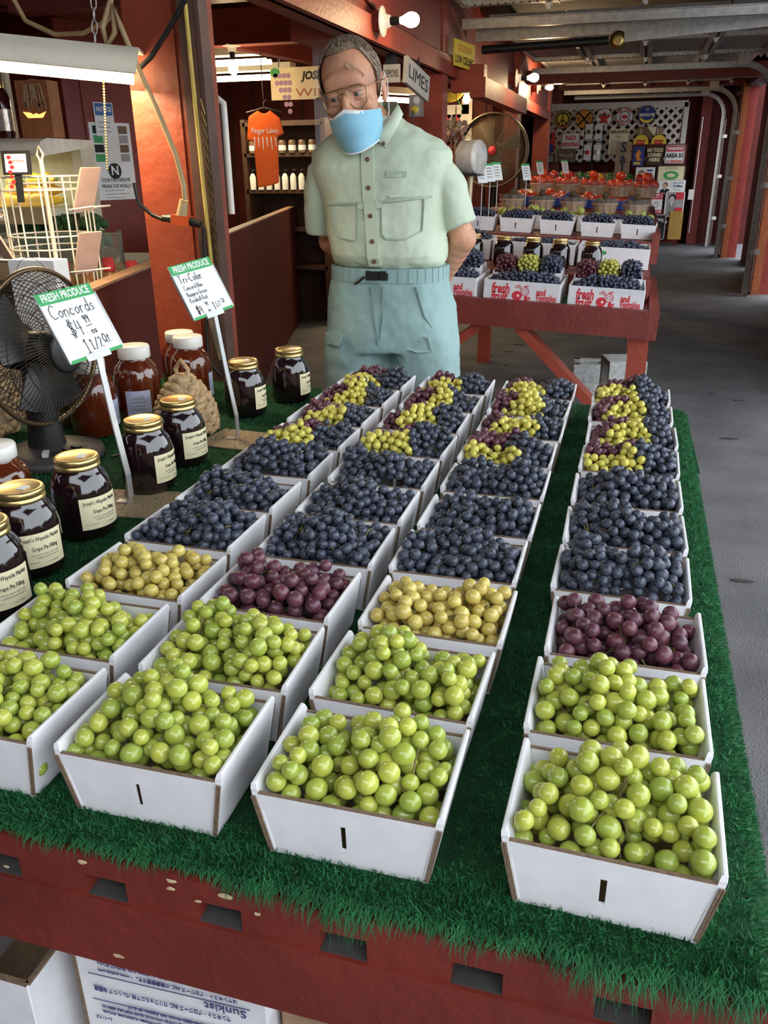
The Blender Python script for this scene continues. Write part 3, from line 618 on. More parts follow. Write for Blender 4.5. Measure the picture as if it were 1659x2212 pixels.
# bag of caramel corn
t = thing('popcorn_bag', 'clear bag of golden caramel corn behind the desk fan', 'snack bag', (-1.43, 1.555, ZT + .002))
b = MB(); g = np.random.default_rng(5)
for k in range(620):
    d = g.normal(size=3); d /= np.linalg.norm(d); p = d * np.array([.115, .13, .11]) * g.uniform(.86, 1); 
    b.ball((p[0], p[1], p[2] + .112), g.uniform(.008, .013), 6, 4, g.uniform(.8, 1.2, 3))
b.build('popcorn', mat('caramel_corn', (.66, .44, .19), .5, var=.45, scale=45), t, kind='stuff')
MB().ball((0, 0, .113), 1, 24, 14, (.130, .145, .113)).build('clear_bag', mat('clear_film', (.95, .95, .95), .08, alpha=.13, var=0), t)
# ------------------------------------------------------------------ boxes under the table
def open_carton(name, label, cx, cy, z, w, d, h, m=WHITE, flaps=True, yaw=0):
    t = thing(name, label, 'box', (cx, cy, z), yaw); th = .005
    MB().box((0, -d / 2, h / 2), (w, th, h)).build('front_panel', m, t); MB().box((0, d / 2, h / 2), (w, th, h)).build('back_panel', m, t)
    for s_ in (-1, 1): MB().box((s_ * w / 2, 0, h / 2), (th, d, h)).build('side_panel', m, t)
    MB().box((0, 0, .003), (w, d, .006)).build('bottom_panel', BROWN, t)
    MB().box((0, -d / 2, h + .001), (w, th + .001, .003)).box((w / 2, 0, h + .001), (th + .001, d, .003)).build('torn_rim', DBROWN, t)
    return t
sh = thing('storage_shelf', 'low wooden shelf under the display table carrying cartons', 'shelf', (0, 0, 0))
MB().box((-.72, .86, .24), (1.6, .62, .02)).build('shelf_board', WOODG, sh)
for x in (-1.45, .0): MB().box((x, .86, .115), (.06, .5, .23)).build('support', WOODG, sh)
t = open_carton('white_carton', 'open empty white carton beside the lettered citrus carton', -.690, .645, .251, .225, .245, .232, WHITE, yaw=0)
MB().box((-.06, .09, .21), (.006, .06, .07), Matrix.Rotation(R(20), 3, 'Z')).box((-.03, .10, .21), (.07, .006, .09), Matrix.Rotation(R(14), 3, 'X')).build('torn_flap', BROWN, t)
t = thing('citrus_carton', 'white citrus carton with upside-down blue lettering under the table', 'box', (-.425, .565, .251), R(2))
MB().box((0, .14, .17), (.232, .28, .34)).build('carton_body', WHITE, t)
MB().box((-.117, .14, .17), (.004, .282, .342)).box((0, .14, .341), (.235, .282, .003)).build('cut_edge', DBROWN, t)
BLUI = mat('faded_blue_ink', (.07, .07, .20), .7)
pf = MB().box((0, 0, -.001), (.001, .001, .001)).build('print_panel', WHITE, t, frame((0, -.0015, .17), (-1, 0, 0), (0, 0, -1)))
for i, (s, sz, x, y, w_) in enumerate((("MARKETED BY SUNKIST GROWERS, INC., VALENCIA, CALIFORNIA 91355  PRODUCT OF U.S.A.", .006, 0, -.128, .17), ("ARE REGISTERED TRADEMARKS OF SUNKIST GROWERS, INC., U.S.A. ©2019. ALL RIGHTS RESERVED.", .006, 0, -.136, .17), ("はサンキスト・グロワーズ INC. の登録商標です。・www.sunkist.com", .007, .0, -.117, .17),
     ("Sunkist", .017, -.070, -.100, .05), ("サンキスト・グロワーズ INC. カリフォルニア州 バレンシア 米国産", .009, .01, -.086, .17), ("AND/OR LAC-RESIN-BASED WAX OR RESIN. JP-3/17", .007, -.02, -.066, .15), ("PROPICONAZOLE AND/OR THIABENDAZOLE. COATED WITH FOOD-GRADE VEGETABLE, BEESWAX,", .006, 0, -.057, .18), ("TREATED TO MAINTAIN FRESHNESS IN TRANSIT WITH AZOXYSTROBIN, FLUDIOXONIL, IMAZALIL", .006, 0, -.048, .18),
     ("東京都中央区勝どき 1-6-11", .008, 0, -.020, .09), ("シトラスパシフィック 株式会社", .008, 0, -.008, .09), ("L-1/12", .006, .09, -.036, .02))):
    text(s, sz, BLUI, pf, x, y + .052, .0022, width=w_)
rectp(pf, 'ruled_line', -.10, -.0145, .10, -.0135, .0016, BLUI)
rectp(pf, 'ruled_line', -.10, -.0565, .10, -.0555, .0016, BLUI)
b = MB()
for (x0, y0, x1, y1) in ((-.06, .020, .06, .0212), (-.06, .078, .06, .0792), (-.06, .020, -.0588, .0792), (.0588, .020, .06, .0792)): b.prism([(x0, y0), (x1, y0), (x1, y1), (x0, y1)], .0006, .0016)
b.build('stamp_box', BLUI, pf)
t = open_carton('kraft_carton', 'brown kraft carton tucked beyond the citrus carton under the table', -.20, .72, .251, .20, .25, .20, BROWN)
# ------------------------------------------------------------------ the man
SKIN = mat('weathered_skin', (.60, .29, .175), .5, var=.16, scale=22, bump=.15, bscale=160, sss=.08)
SHIRT = mat('mint_shirt_cloth', (.56, .64, .49), .8, var=.06, scale=6, bump=.2, bscale=30, spec=.2)
SHORTS = mat('sea_green_shorts_cloth', (.29, .42, .41), .8, var=.08, scale=6, bump=.25, bscale=25, spec=.2)
SEAM = mat('shirt_seam', (.40, .49, .38), .85, var=.05)
SSEAM = mat('shorts_seam', (.20, .31, .30), .85, var=.05)
def remesh(o, vox, smooth=6):
    m = o.modifiers.new('fuse', 'REMESH'); m.mode = 'VOXEL'; m.voxel_size = vox; m.use_smooth_shade = True
    s = o.modifiers.new('soften', 'SMOOTH'); s.iterations = smooth; s.factor = .5
MY = 2.40
man = thing('person', 'man in mint shirt, sea-green shorts and blue mask, hands behind his back', 'person', (-.68, MY, 0))
O = Vector((-.68, MY, 0))
def sup(cx, cy, a, b, z, n=2.4, k=32, ph=0, amp=0):
    P = []
    for i in range(k):
        t = 2 * PI * i / k; c, s = math.cos(t), math.sin(t)
        w = 1 + amp * (math.sin(5 * t + ph) + .6 * math.sin(9 * t - 1.7 * ph))
        P.append(Vector((cx + a * w * math.copysign(abs(c) ** (2 / n), c), cy + b * w * math.copysign(abs(s) ** (2 / n), s), z)))
    return P
# head pose: rolled so the crown leans towards the shop, chin tucked and face turned a little
HC = Vector((-.078, -.050, 1.512))
HR = Matrix.Rotation(R(-12), 3, 'Y') @ Matrix.Rotation(R(2), 3, 'Z') @ Matrix.Rotation(R(11), 3, 'X')
def H(x, y, z): return HC + HR @ Vector((x, y, z))
HS_ = 1.0
b = MB()
def cap(p, q, r0, r1, n=7):
    p, q = Vector(p), Vector(q)
    for k in range(n): t = k / (n - 1); b.ball(p.lerp(q, t), r0 + (r1 - r0) * t, 14, 9)
def hb(x, y, z, sx, sy, sz): b.ball(H(x * HS_, y * HS_, z * HS_), 1, 20, 14, (sx * HS_, sy * HS_, sz * HS_), HR)
hb(0, .012, .035, .076, .096, .088); hb(0, -.025, -.02, .066, .068, .085); hb(0, -.045, -.075, .046, .045, .042)      # skull, face, chin
hb(0, -.030, -.055, .060, .050, .050); hb(0, -.075, .030, .055, .022, .030)                                           # jaw, forehead
hb(-.032, -.085, .014, .024, .010, .007); hb(.032, -.085, .014, .024, .010, .007)                                       # brow ridges
hb(0, -.098, -.022, .0125, .020, .028); hb(0, -.108, -.036, .0165, .014, .013); hb(-.014, -.098, -.040, .009, .010, .008); hb(.014, -.098, -.040, .009, .010, .008)   # nose
hb(-.042, -.066, -.030, .020, .018, .022); hb(.042, -.066, -.030, .020, .018, .022)                                     # cheeks
for s in (-1, 1): hb(s * .080, .012, -.008, .008, .018, .034); hb(s * .085, .018, .012, .007, .015, .016); hb(s * .078, .004, -.036, .007, .010, .012)  # ears
cap(H(0, .02, -.06), (-.02, .01, 1.40), .056, .060); b.ball((-.02, .01, 1.37), .07, 16, 10)
for k in range(7): z = 1.36 - k * .05; b.ball((-.01, .01, z - .02), 1, 18, 10, (.13, .085, .05))
b.ball((0, .01, 1.0), 1, 18, 12, (.145, .10, .12))
for s, el, wr in ((-1, (-.190, .06, 1.125), (-.085, .165, 1.0)), (1, (.205, .06, 1.135), (.10, .165, .975))):
    sh = (-.160 if s < 0 else .14, .015, 1.315); cap(sh, el, .038, .036, 10); cap(el, wr, .041, .027, 9)
    w = Vector(wr); d = (w - Vector(el)).normalized(); d = Vector((-s * .9, .12, -.35)).normalized(); pm = w + d * .05; cap(w, pm, .028, .026, 4); b.ball(pm, 1, 14, 9, (.045, .018, .040))
    for f, (oz, ln) in enumerate(((.028, .062), (.010, .072), (-.008, .068), (-.026, .052))):
        p0 = pm + d * .025 + Vector((0, 0, oz)); p1 = p0 + d * ln * .5 + Vector((0, .008, -.004)); p2 = p1 + d * ln * .35 + Vector((0, -.012, -.012)); cap(p0, p1, .0088, .0082, 4); cap(p1, p2, .0082, .0072, 3)
    p0 = w + d * .03 + Vector((0, 0, .03)); p1 = p0 + d * .025 + Vector((0, .01, .028)); cap(p0, p1, .011, .009, 4); cap(p1, p1 + d * .026 + Vector((0, .006, .004)), .009, .0078, 3)
for s in (-1, 1): cap((s * .085, .0, .92), (s * .10, .0, .50), .078, .052, 10); cap((s * .10, 0, .50), (s * .105, .015, .09), .050, .034, 10); cap((s * .105, .03, .045), (s * .115, -.13, .034), .042, .030, 7)
body = b.build('body', SKIN, man); remesh(body, .0042, 4)
# hair: a swept cap with a receding line
b = MB()
def hairpt(u, v, off):     # u around, v up
    p = Vector((.079 * math.cos(u) * math.cos(v), .012 + .100 * math.sin(u) * math.cos(v), .034 + .092 * math.sin(v))); return H(*((p * (1 + off)) * HS_))
g = random.Random(3); ST = MB()
HAIR = mat('grey_brown_hair', (.26, .19, .13), .6, var=.45, scale=120)
for k in range(2600):
    u = g.uniform(0, 2 * PI); v = g.uniform(-.75, 1.5); fr = math.sin(u) < -.35      # front half
    if fr and v < .78 - .25 * abs(math.cos(u)): continue
    if math.sin(u) < -.62 and v < .95: continue
    if not fr and abs(math.cos(u)) > .8 and v < -.35 and math.sin(u) < .1: continue
    p0 = hairpt(u, v, .012); du = .0; 
    bk = .30 if v > .6 else .12; p1 = hairpt(u + .06, v + (.10 if v > .5 else -.14), .045); p2 = hairpt(u + .12 + bk * .3 * (1 if math.cos(u) < 0 else -1), v + (.16 if v > .5 else -.30), .028)
    ST.tube([p0, p1, p2], [.0022, .0019, .0006], 4, cap=False)
hc = MB(); NU, NV = 40, 14; V = []; F = []
for j in range(NV + 1):
    for i in range(NU):
        u = 2 * PI * i / NU; fz = max(0, -math.sin(u)); lo = -.55 + 1.30 * min(1, fz * 1.6) ** 1.1; v = lo + (PI / 2 - lo) * j / NV; V.append(hairpt(u, v, .010))
hc.add(V, [(j * NU + i, j * NU + (i + 1) % NU, (j + 1) * NU + (i + 1) % NU, (j + 1) * NU + i) for j in range(NV) for i in range(NU)], True)
hair = hc.build('hair', HAIR, man); ST.build('hair_strand', HAIR, hair, kind='stuff')
# eyes, glasses, mask, plasters
for s in (-1, 1):
    e = MB().ball(H(s * .031 * HS_, -.0785 * HS_, -.002), .0125, 14, 10).build('eye', mat('eye_white', (.33, .25, .21), .3), man)
    MB().ball(H(s * .031 * HS_ - .001, -.0895 * HS_, -.003), .0052, 10, 8).build('iris', mat('dark_iris', (.03, .022, .02), .2), e)
    MB().ball(H(s * .031 * HS_, -.0815 * HS_, .0065), 1, 14, 8, (.019, .0115, .0085), HR).build('eyelid', SKIN, e)
    MB().ball(H(s * .031 * HS_, -.0805 * HS_, -.0125), 1, 14, 8, (.018, .0095, .0085), HR).build('lower_lid', SKIN, e)
GF = mat('thin_gold_frame', (.42, .28, .12), .3, .9)
gl = bpy.data.objects.new('glasses', None); COL.objects.link(gl); gl.parent = man
def G(x, z, y=-.104): return H(x, y + abs(x) * .12, z)
for s in (-1, 1):
    pts = [(.008, .012), (.020, .018), (.045, .017), (.058, .010), (.060, -.006), (.054, -.026), (.038, -.037), (.020, -.033), (.010, -.016)]
    MB().tube([G(s * x, z) for x, z in pts], .0016, 6, True).build('lens_rim', GF, gl)
    MB().add([G(s * x, z) for x, z in pts], [tuple(range(9))]).build('lens', mat('clear_lens', (.9, .9, .9), .05, alpha=.04, var=0), gl)
    MB().tube([G(s * .060, .008), H(s * .083, -.07, .010), H(s * .090, .005, .008)], .0014, 6).build('temple', GF, gl)
MB().tube([G(-.010, .004), G(0, .008, -.112), G(.010, .004)], .0013, 6).tube([G(-.016, .018), G(0, .0185, -.108), G(.016, .018)], .0013, 6).build('bridge', GF, gl)
MASK = mat('blue_surgical_mask', (.28, .56, .72), .75, var=.06, scale=14, bump=.2, bscale=60, spec=.2)
NX, NZ = 15, 13; V = []
for j in range(NZ):
    q = j / (NZ - 1)
    for i in range(NX):
        p = i / (NX - 1) * 2 - 1; wd = .072 - .020 * max(0, q - .35)
        z = -.043 - .078 * q + .016 * (1 - abs(p)) * (1 - q) - .014 * (1 - p * p) * q - .010 * abs(p) * (1 - q); y = -.036 - .094 * (1 - abs(p) ** 2.3) ** .8 * (1 - .18 * q ** 2) - .004 * (math.floor(q * 3.99) % 2) * (1 - p * p)
        V.append(H(p * wd, y - .002, z))
mk = MB().add(V, [(j * NX + i, j * NX + i + 1, (j + 1) * NX + i + 1, (j + 1) * NX + i) for j in range(NZ - 1) for i in range(NX - 1)], True).build('face_mask', MASK, man)
sd = mk.modifiers.new('thick', 'SOLIDIFY'); sd.thickness = .0016; ss = mk.modifiers.new('sub', 'SUBSURF'); ss.levels = ss.render_levels = 1
WC = mat('white_mask_band', (.82, .84, .84), .8)
V2 = [v + (HR @ Vector((0, -.0018, 0))) for v in V[:2 * NX]]
MB().add(V2, [(i, i + 1, NX + i + 1, NX + i) for i in range(NX - 1)], True).build('top_band', WC, mk)
MB().tube([v + (HR @ Vector((0, -.001, -.001))) for v in V[-NX:]], .0022, 6).build('bottom_band', WC, mk)
for s in (-1, 1):
    MB().tube([H(s * .071, -.030, -.036), H(s * .086, -.012, .005), H(s * .091, .012, .022), H(s * .090, .03, .0), H(s * .083, -.005, -.07), H(s * .066, -.028, -.125)], .0014, 6).build('ear_loop', WC, mk)
pl = mat('tan_plaster', (.60, .36, .20), .7)
for (x, z, rt) in ((.030, .058, 35), (.046, .038, 35)):
    n_ = (HR @ Vector((x * 6, -1, .25))).normalized(); c = H(x * HS_, -.090 + abs(x) * .34, z * HS_)
    u = (HR @ Vector((math.cos(R(rt)), 0, math.sin(R(rt))))).normalized(); v = n_.cross(u) * -1
    MB().box((0, 0, 0), (.016, .026, .002)).build('plaster', pl, man, frame(c + n_ * .004, u, v))
# shirt
def front_y(x, z, rings=[]):
    for i in range(len(RG) - 1):
        if RG[i + 1][0] <= z <= RG[i][0]:
            t = (RG[i][0] - z) / (RG[i][0] - RG[i + 1][0]); L_ = [RG[i][k] * (1 - t) + RG[i + 1][k] * t for k in range(1, 5)]
            q = min(.97, abs((x - L_[0]) / L_[2])); return L_[1] - L_[3] * (1 - q ** 2.4) ** (1 / 2.4)
    return -.1
RG = [(1.455, -.030, .012, .058, .060), (1.435, -.030, .010, .082, .068), (1.415, -.022, .008, .120, .078), (1.395, -.020, .006, .168, .088), (1.365, -.020, .004, .200, .100), (1.32, -.016, .0, .198, .112), (1.26, -.010, -.004, .176, .118), (1.20, -.006, -.006, .168, .120), (1.14, .0, -.008, .166, .124), (1.10, .004, -.008, .168, .126), (1.078, .006, -.004, .164, .120), (1.062, .006, .0, .150, .104)]
b = MB(); b.loft([sup(cx, cy, a, bb, z, 2.4, 48, z * 40, .006 if z < 1.2 else .002) for z, cx, cy, a, bb in RG[::-1]])
def sleeve(pts):
    R_ = []
    for (x, y, z, a, bb, tx) in pts: R_.append([Vector((x + a * math.cos(2 * PI * i / 28), y + bb * math.sin(2 * PI * i / 28), z + tx * math.cos(2 * PI * i / 28))) for i in range(28)])
    b.loft(R_)
sleeve([(-.208, .030, 1.142, .043, .062, -.004), (-.209, .026, 1.20, .044, .064, -.004), (-.202, .020, 1.28, .048, .067, .006), (-.182, .012, 1.345, .052, .066, .016), (-.140, .008, 1.375, .045, .058, .022)])
sleeve([(.202, .030, 1.172, .046, .062, .014), (.190, .026, 1.22, .048, .065, .012), (.170, .020, 1.29, .052, .068, -.006), (.140, .012, 1.345, .052, .066, -.02), (.100, .008, 1.375, .045, .058, -.022)])
shirt = b.build('shirt', SHIRT, man); remesh(shirt, .0055, 5)
tx = bpy.data.textures.new('cloth_folds', 'CLOUDS'); tx.noise_scale = .12; tx.noise_depth = 3
dm = shirt.modifiers.new('folds', 'DISPLACE'); dm.texture = tx; dm.strength = .024; dm.mid_level = .5; dm.texture_coords = 'LOCAL'
def strip(pts, w, t, name, m, parent, closed=False):
    """flat ribbon laid over the chest; pts are (x, z)"""
    bb = MB()
    for i in range(len(pts) - 1):
        (x0, z0), (x1, z1) = pts[i], pts[i + 1]; n = max(1, int(math.hypot(x1 - x0, z1 - z0) / .02))
        for k in range(n):
            p = [(x0 + (x1 - x0) * (k + e) / n, z0 + (z1 - z0) * (k + e) / n) for e in (0, 1)]
            A, B = (Vector((x, front_y(x, z) - .004, z)) for x, z in p); bb.bar(A, B + (B - A).normalized() * .0005, w, t, (0, -1, 0))
    return bb.build(name, m, parent)
strip([(-.030, 1.405), (-.020, 1.30), (-.008, 1.18), (-.002, 1.075)], .034, .005, 'placket', SHIRT, shirt)
for (x, z) in ((-.022, 1.345), (-.016, 1.275), (-.010, 1.205), (-.004, 1.140), (0, 1.088)):
    MB().lathe([(.0062, -.001), (.0062, .0012), (.004, .002), (0, .0012)], 14, (x, front_y(x, z) - .0085, z), Matrix.Rotation(PI / 2, 3, 'X')).build('button', mat('brown_button', (.17, .095, .05), .35), shirt)
def patch(pts, off, name, m, parent, t=.003):
    n = len(pts); P = [Vector((x, front_y(x, z) - off, z)) for x, z in pts]; return MB().add([p + Vector((0, t, 0)) for p in P] + P, [tuple(range(n)), tuple(range(2 * n - 1, n - 1, -1))] + [(i, n + i, n + (i + 1) % n, (i + 1) % n) for i in range(n)]).build(name, m, parent)
def grid(x0, x1, z0, z1, n=6): return [(x0 + (x1 - x0) * k / n, z0) for k in range(n + 1)] + [(x0 + (x1 - x0) * k / n, z1) for k in range(n, -1, -1)]
strip([(-.150, 1.232), (-.050, 1.238), (-.028, 1.238)], .006, .007, 'yoke_hem', SEAM, shirt); strip([(.012, 1.240), (.06, 1.244), (.145, 1.252)], .006, .007, 'yoke_hem', SEAM, shirt)
for P in ([(-.125, 1.225), (-.120, 1.165), (-.105, 1.148), (-.055, 1.140), (-.046, 1.150), (-.046, 1.235)], [(.020, 1.238), (.022, 1.160), (.032, 1.147), (.085, 1.145), (.125, 1.165), (.128, 1.245)]):
    strip(P, .0035, .005, 'pocket_seam', SEAM, shirt)
patch(grid(.030, .085, 1.300, 1.316, 4), .006, 'rod_tab', SEAM, shirt, .002); strip([(.040, 1.253), (.078, 1.255)], .005, .003, 'embroidery', mat('pale_thread', (.62, .68, .55), .8), shirt)
patch([(-.048, 1.240), (-.032, 1.240), (-.032, 1.222), (-.048, 1.222)], .007, 'pen_tab', SHIRT, shirt); patch([(.004, 1.245), (.020, 1.245), (.020, 1.224), (.004, 1.224)], .007, 'pen_tab', SHIRT, shirt)
# collar
for s in (-1, 1):
    cx = -.030; V = [Vector((cx + s * .010, -.082, 1.402)), Vector((cx + s * .052, -.092, 1.372)), Vector((cx + s * .074, -.070, 1.415)), Vector((cx + s * .078, -.010, 1.455)), Vector((cx + s * .050, .072, 1.462)), Vector((cx, .085, 1.462)),
         Vector((cx, .068, 1.492)), Vector((cx + s * .042, .056, 1.490)), Vector((cx + s * .062, -.005, 1.480)), Vector((cx + s * .048, -.055, 1.440))]
    c = MB().add(V, [(0, 1, 2, 9), (2, 3, 8, 9), (3, 4, 7, 8), (4, 5, 6, 7)], True).build('collar', SHIRT, shirt); q = c.modifiers.new('t', 'SOLIDIFY'); q.thickness = .004; q.offset = 0
    MB().lathe([(.005, 0), (.005, .002), (0, .002)], 12, (cx + s * .048, -.095, 1.383), Matrix.Rotation(PI / 2, 3, 'X')).build('collar_button', mat('brown_button', (.17, .095, .05)), c)
# shorts
b = MB(); SR = [(1.068, .006, .004, .160, .112), (1.045, .006, .002, .163, .115), (1.02, .008, .0, .172, .122), (.96, .010, .0, .188, .128), (.90, .010, .0, .194, .132), (.86, .010, .0, .197, .132), (.83, .010, .0, .198, .130)]
b.loft([sup(cx, cy, a, bb, z, 2.5, 48, z * 60, .004) for z, cx, cy, a, bb in SR[::-1]])
for s in (-1, 1): b.loft([sup(.010 + s * x, 0, a, bb, z, 2.3, 32, z * 50, .010) for z, x, a, bb in ((.53, .106, .106, .112), (.62, .104, .105, .114), (.72, .102, .103, .117), (.82, .100, .100, .122), (.88, .098, .097, .122))])
shorts = b.build('shorts', SHORTS, man); remesh(shorts, .006, 5)
dm = shorts.modifiers.new('folds', 'DISPLACE'); dm.texture = tx; dm.strength = .028; dm.mid_level = .5; dm.texture_coords = 'LOCAL'
RG0 = RG; RG = SR
wb = MB(); N_ = 72; WBR = sup(.006, .002, .163, .117, 1.047, 2.5, N_)
for i in range(N_):
    p0 = WBR[i]; p1 = WBR[(i + 1) % N_]; d = p1 - p0; k = .0018 * (i % 2); q = (p0 + p1) / 2; nn = Vector((d.y, -d.x, 0)).normalized(); wb.bar(p0 + nn * k, p1 + nn * k + d * .1, .012, .038)
wb.build('elastic_waistband', SHORTS, shorts, kind='stuff')
BK = bpy.data.objects.new('belt_buckle', None); COL.objects.link(BK); BK.parent = shorts
patch(grid(-.030, .035, 1.037, 1.061, 4), .012, 'webbing_belt', BLACK, BK); y_ = front_y(0, 1.047) - .017
MB().box((-.003, y_, 1.049), (.026, .010, .024)).box((.022, y_, 1.049), (.018, .009, .020)).build('buckle', mat('buckle_plastic', (.02, .02, .022), .25), BK)
MB().tube([(-.034, y_ + .008, 1.045), (-.050, y_ + .004, 1.032), (-.062, y_ + .004, 1.024)], .004, 6).build('belt_end', BLACK, BK)
strip([(-.012, 1.02), (-.004, .93), (.008, .86)], .004, .004, 'fly_seam', SSEAM, shorts); strip([(.020, 1.02), (.020, .93), (.012, .875)], .003, .004, 'fly_seam', SSEAM, shorts)
strip([(.110, 1.02), (.135, .94), (.165, .89)], .004, .004, 'pocket_seam', SSEAM, shorts)
RG = [(1.0, .105, 0, .10, .120), (.5, .105, 0, .104, .118)]
patch([(.030, .880), (.150, .885), (.160, .846), (.122, .842), (.100, .848), (.075, .842), (.050, .842)], .013, 'pocket_flap', SHORTS, shorts, .006)
RG = [(1.0, -.085, 0, .10, .120), (.5, -.085, 0, .104, .118)]
patch([(-.165, .882), (-.105, .884), (-.106, .862), (-.116, .848), (-.168, .850)], .013, 'pocket_flap', SHORTS, shorts, .006)
RG = RG0
for s in (-1, 1):
    sh_ = MB().loft([sup(s * .112, -.04 + dy, a, bb, z, 2.6, 24) for z, a, bb, dy in ((.0, .046, .138, 0), (.03, .048, .140, 0), (.055, .044, .115, .02), (.085, .042, .065, .06))]).build('shoe', mat('dark_shoe', (.05, .045, .04), .6), man)
# ------------------------------------------------------------------ second table: a tiered display running back along the aisle
def z2(x, y):                                            # deck height: the whole bench dips a little towards the aisle
    base = np.interp(y, [3.7, 4.215, 4.225, 4.985, 4.995, 5.685, 5.695, 5.985, 5.995, 6.555, 6.565, 7.155, 7.165, 8.2], [.735, .735, .84, .84, .945, .945, .98, .98, 1.01, 1.01, 1.02, 1.02, 1.085, 1.085])
    return float(base) - .048 * (x + .35)
T2 = thing('tiered_bench', 'red wooden tiered bench holding produce beyond the man', 'display bench', (0, 3.75, 0))
TL = math.atan(-.048); RY = Matrix.Rotation(-TL, 3, 'Y')
def slab(y0, y1, zt, th, name, m, x0=-1.02, x1=.085):
    xm = (x0 + x1) / 2; return MB().box((xm, (y0 + y1) / 2 - 3.75, zt - .048 * (xm + .35) - th / 2), ((x1 - x0), y1 - y0, th), RY).build(name, m, T2)
TIER = [(3.79, 4.22, .735), (4.22, 4.99, .84), (4.99, 5.69, .945), (5.69, 5.99, .98), (5.99, 6.56, 1.01), (6.56, 7.16, 1.02), (7.16, 8.2, 1.085)]
for (a_, b_, z_) in TIER: slab(a_, b_, z_, .02, 'deck_board', RED)
for i in range(1, 7): slab(TIER[i][0] - .012, TIER[i][0] + .012, TIER[i][2], TIER[i][2] - TIER[i - 1][2] + .04, 'riser_board', RED)
slab(3.745, 3.79, .766, .118, 'front_rail', mat('bench_front_red', (.175, .026, .018), .5, var=.2, scale=8, bump=.2, bscale=50))
for x0, x1 in ((.085, .125), (-1.06, -1.02)):
    slab(3.745, 4.99, .766, .12, 'side_rail', RED, x0, x1); slab(4.99, 8.2, .99, .16, 'side_rail', RED, x0, x1)
for (x, y) in ((.055, 3.86), (-.98, 3.86), (.055, 6.0), (-.98, 6.0), (.055, 8.1), (-.98, 8.1)):
    h = z2(x, y) - .02; MB().box((x, y - 3.75, h / 2), (.085, .085, h)).build('leg', REDB, T2)
MB().bar((-.47, .09, z2(-.47, 3.8) - .09), (.03, .09, .16), .04, .11, (0, -1, 0)).build('brace', REDB, T2)
MB().bar((-.60, .09, z2(-.6, 3.8) - .06), (-.98, .09, .40), .04, .10, (0, -1, 0)).build('brace', REDB, T2)
def cinder(x, y, label, rz=0, z=0):
    t = thing('cinder_block', label, 'cinder block', (x, y, z), rz, 'grey cinder blocks under the bench')
    b = MB()
    for xx in (-.18, 0, .18): b.box((xx, 0, .095), (.035, .19, .19))
    b.box((0, -.08, .095), (.39, .032, .19)).box((0, .08, .095), (.39, .032, .19)).build('block', CONC, t)
    return t
p = onz(1315, 812, 0); 
t = cinder(-.09, 4.45, 'cinder block standing on end behind the bench leg', R(15)); t.rotation_euler = (0, R(90), R(15)); t.location.z = .195
t = cinder(-1.02, 5.05, 'cinder block on edge under the bench beside the man', R(80)); t.rotation_euler = (R(90), 0, R(10)); t.location = (-.98, 5.0, .0)
cinder(-.10, 5.3, 'cinder block lying far under the bench', R(4), 0)
# cartons with bold fruit print in front
def simple_bunch(name, P, kind, label, loc, rz=0, group=None):
    b = MB()
    ico = [(0, 0, -1), (.72, -.53, -.45), (-.28, -.85, -.45), (-.89, 0, -.45), (-.28, .85, -.45), (.72, .53, -.45), (.28, -.85, .45), (-.72, -.53, .45), (-.72, .53, .45), (.28, .85, .45), (.89, 0, .45), (0, 0, 1)]
    V = np.zeros((0, 3)); base = SPH_V; nF = SPH_F; vs = []; fs = []
    for k, (x, y, z, r) in enumerate(P): vs.append(base * r + np.array([x, y, z])); fs.append(nF + k * len(base))
    me = bpy.data.meshes.new(name); me.from_pydata(np.concatenate(vs).tolist(), [], np.concatenate(fs).tolist()); me.polygons.foreach_set('use_smooth', [True] * len(me.polygons)); me.materials.append(GM2[kind])
    t = thing(name, label, 'grapes', loc, rz, group); o = bpy.data.objects.new('grape_berries', me); COL.objects.link(o); o.parent = t; o['kind'] = 'stuff'; return t
_b = MB().ball((0, 0, 0), 1, 9, 6); SPH_V = np.array(_b.v); SPH_F = np.array([list(f) for f in _b.f])
GM2 = {'blue': mat('far_blue_grape_skin', (.022, .026, .048), .42, var=0, col2=(.085, .10, .16), scale=55), 'red': mat('far_red_grape_skin', (.085, .016, .03), .4, var=0, col2=(.17, .05, .07), scale=55), 'lime': mat('far_yellow_grape_skin', (.40, .40, .06), .35, var=0, col2=(.58, .55, .15), scale=55)}
def heap_pts(w, d, h, r, seed, z0, zr):
    """a mound of berries over a w x d rectangle"""
    g = np.random.default_rng(seed); P = np.zeros((0, 4)); miss = 0
    while miss < 25 and len(P) < 520:
        rr = r * g.uniform(.88, 1.12); x = g.uniform(-w / 2 + rr, w / 2 - rr, 14); y = g.uniform(-d / 2 + rr, d / 2 - rr, 14); z = np.full(14, z0 + rr)
        if len(P):
            d2 = (x[:, None] - P[None, :, 0]) ** 2 + (y[:, None] - P[None, :, 1]) ** 2; q = (P[None, :, 3] + rr) * .97
            z = np.maximum(z, np.where(d2 < q * q, P[None, :, 2] + np.sqrt(np.maximum(q * q - d2, 0)), -1).max(1))
        sc = z + rr - (zr + h * (1 - .5 * (np.abs(x) / (w / 2)) ** 3 - .5 * (np.abs(y) / (d / 2)) ** 3)); k = int(np.argmin(sc))
        if sc[k] > 0: miss += 1; continue
        P = np.vstack([P, [x[k], y[k], z[k], rr]])
    return P
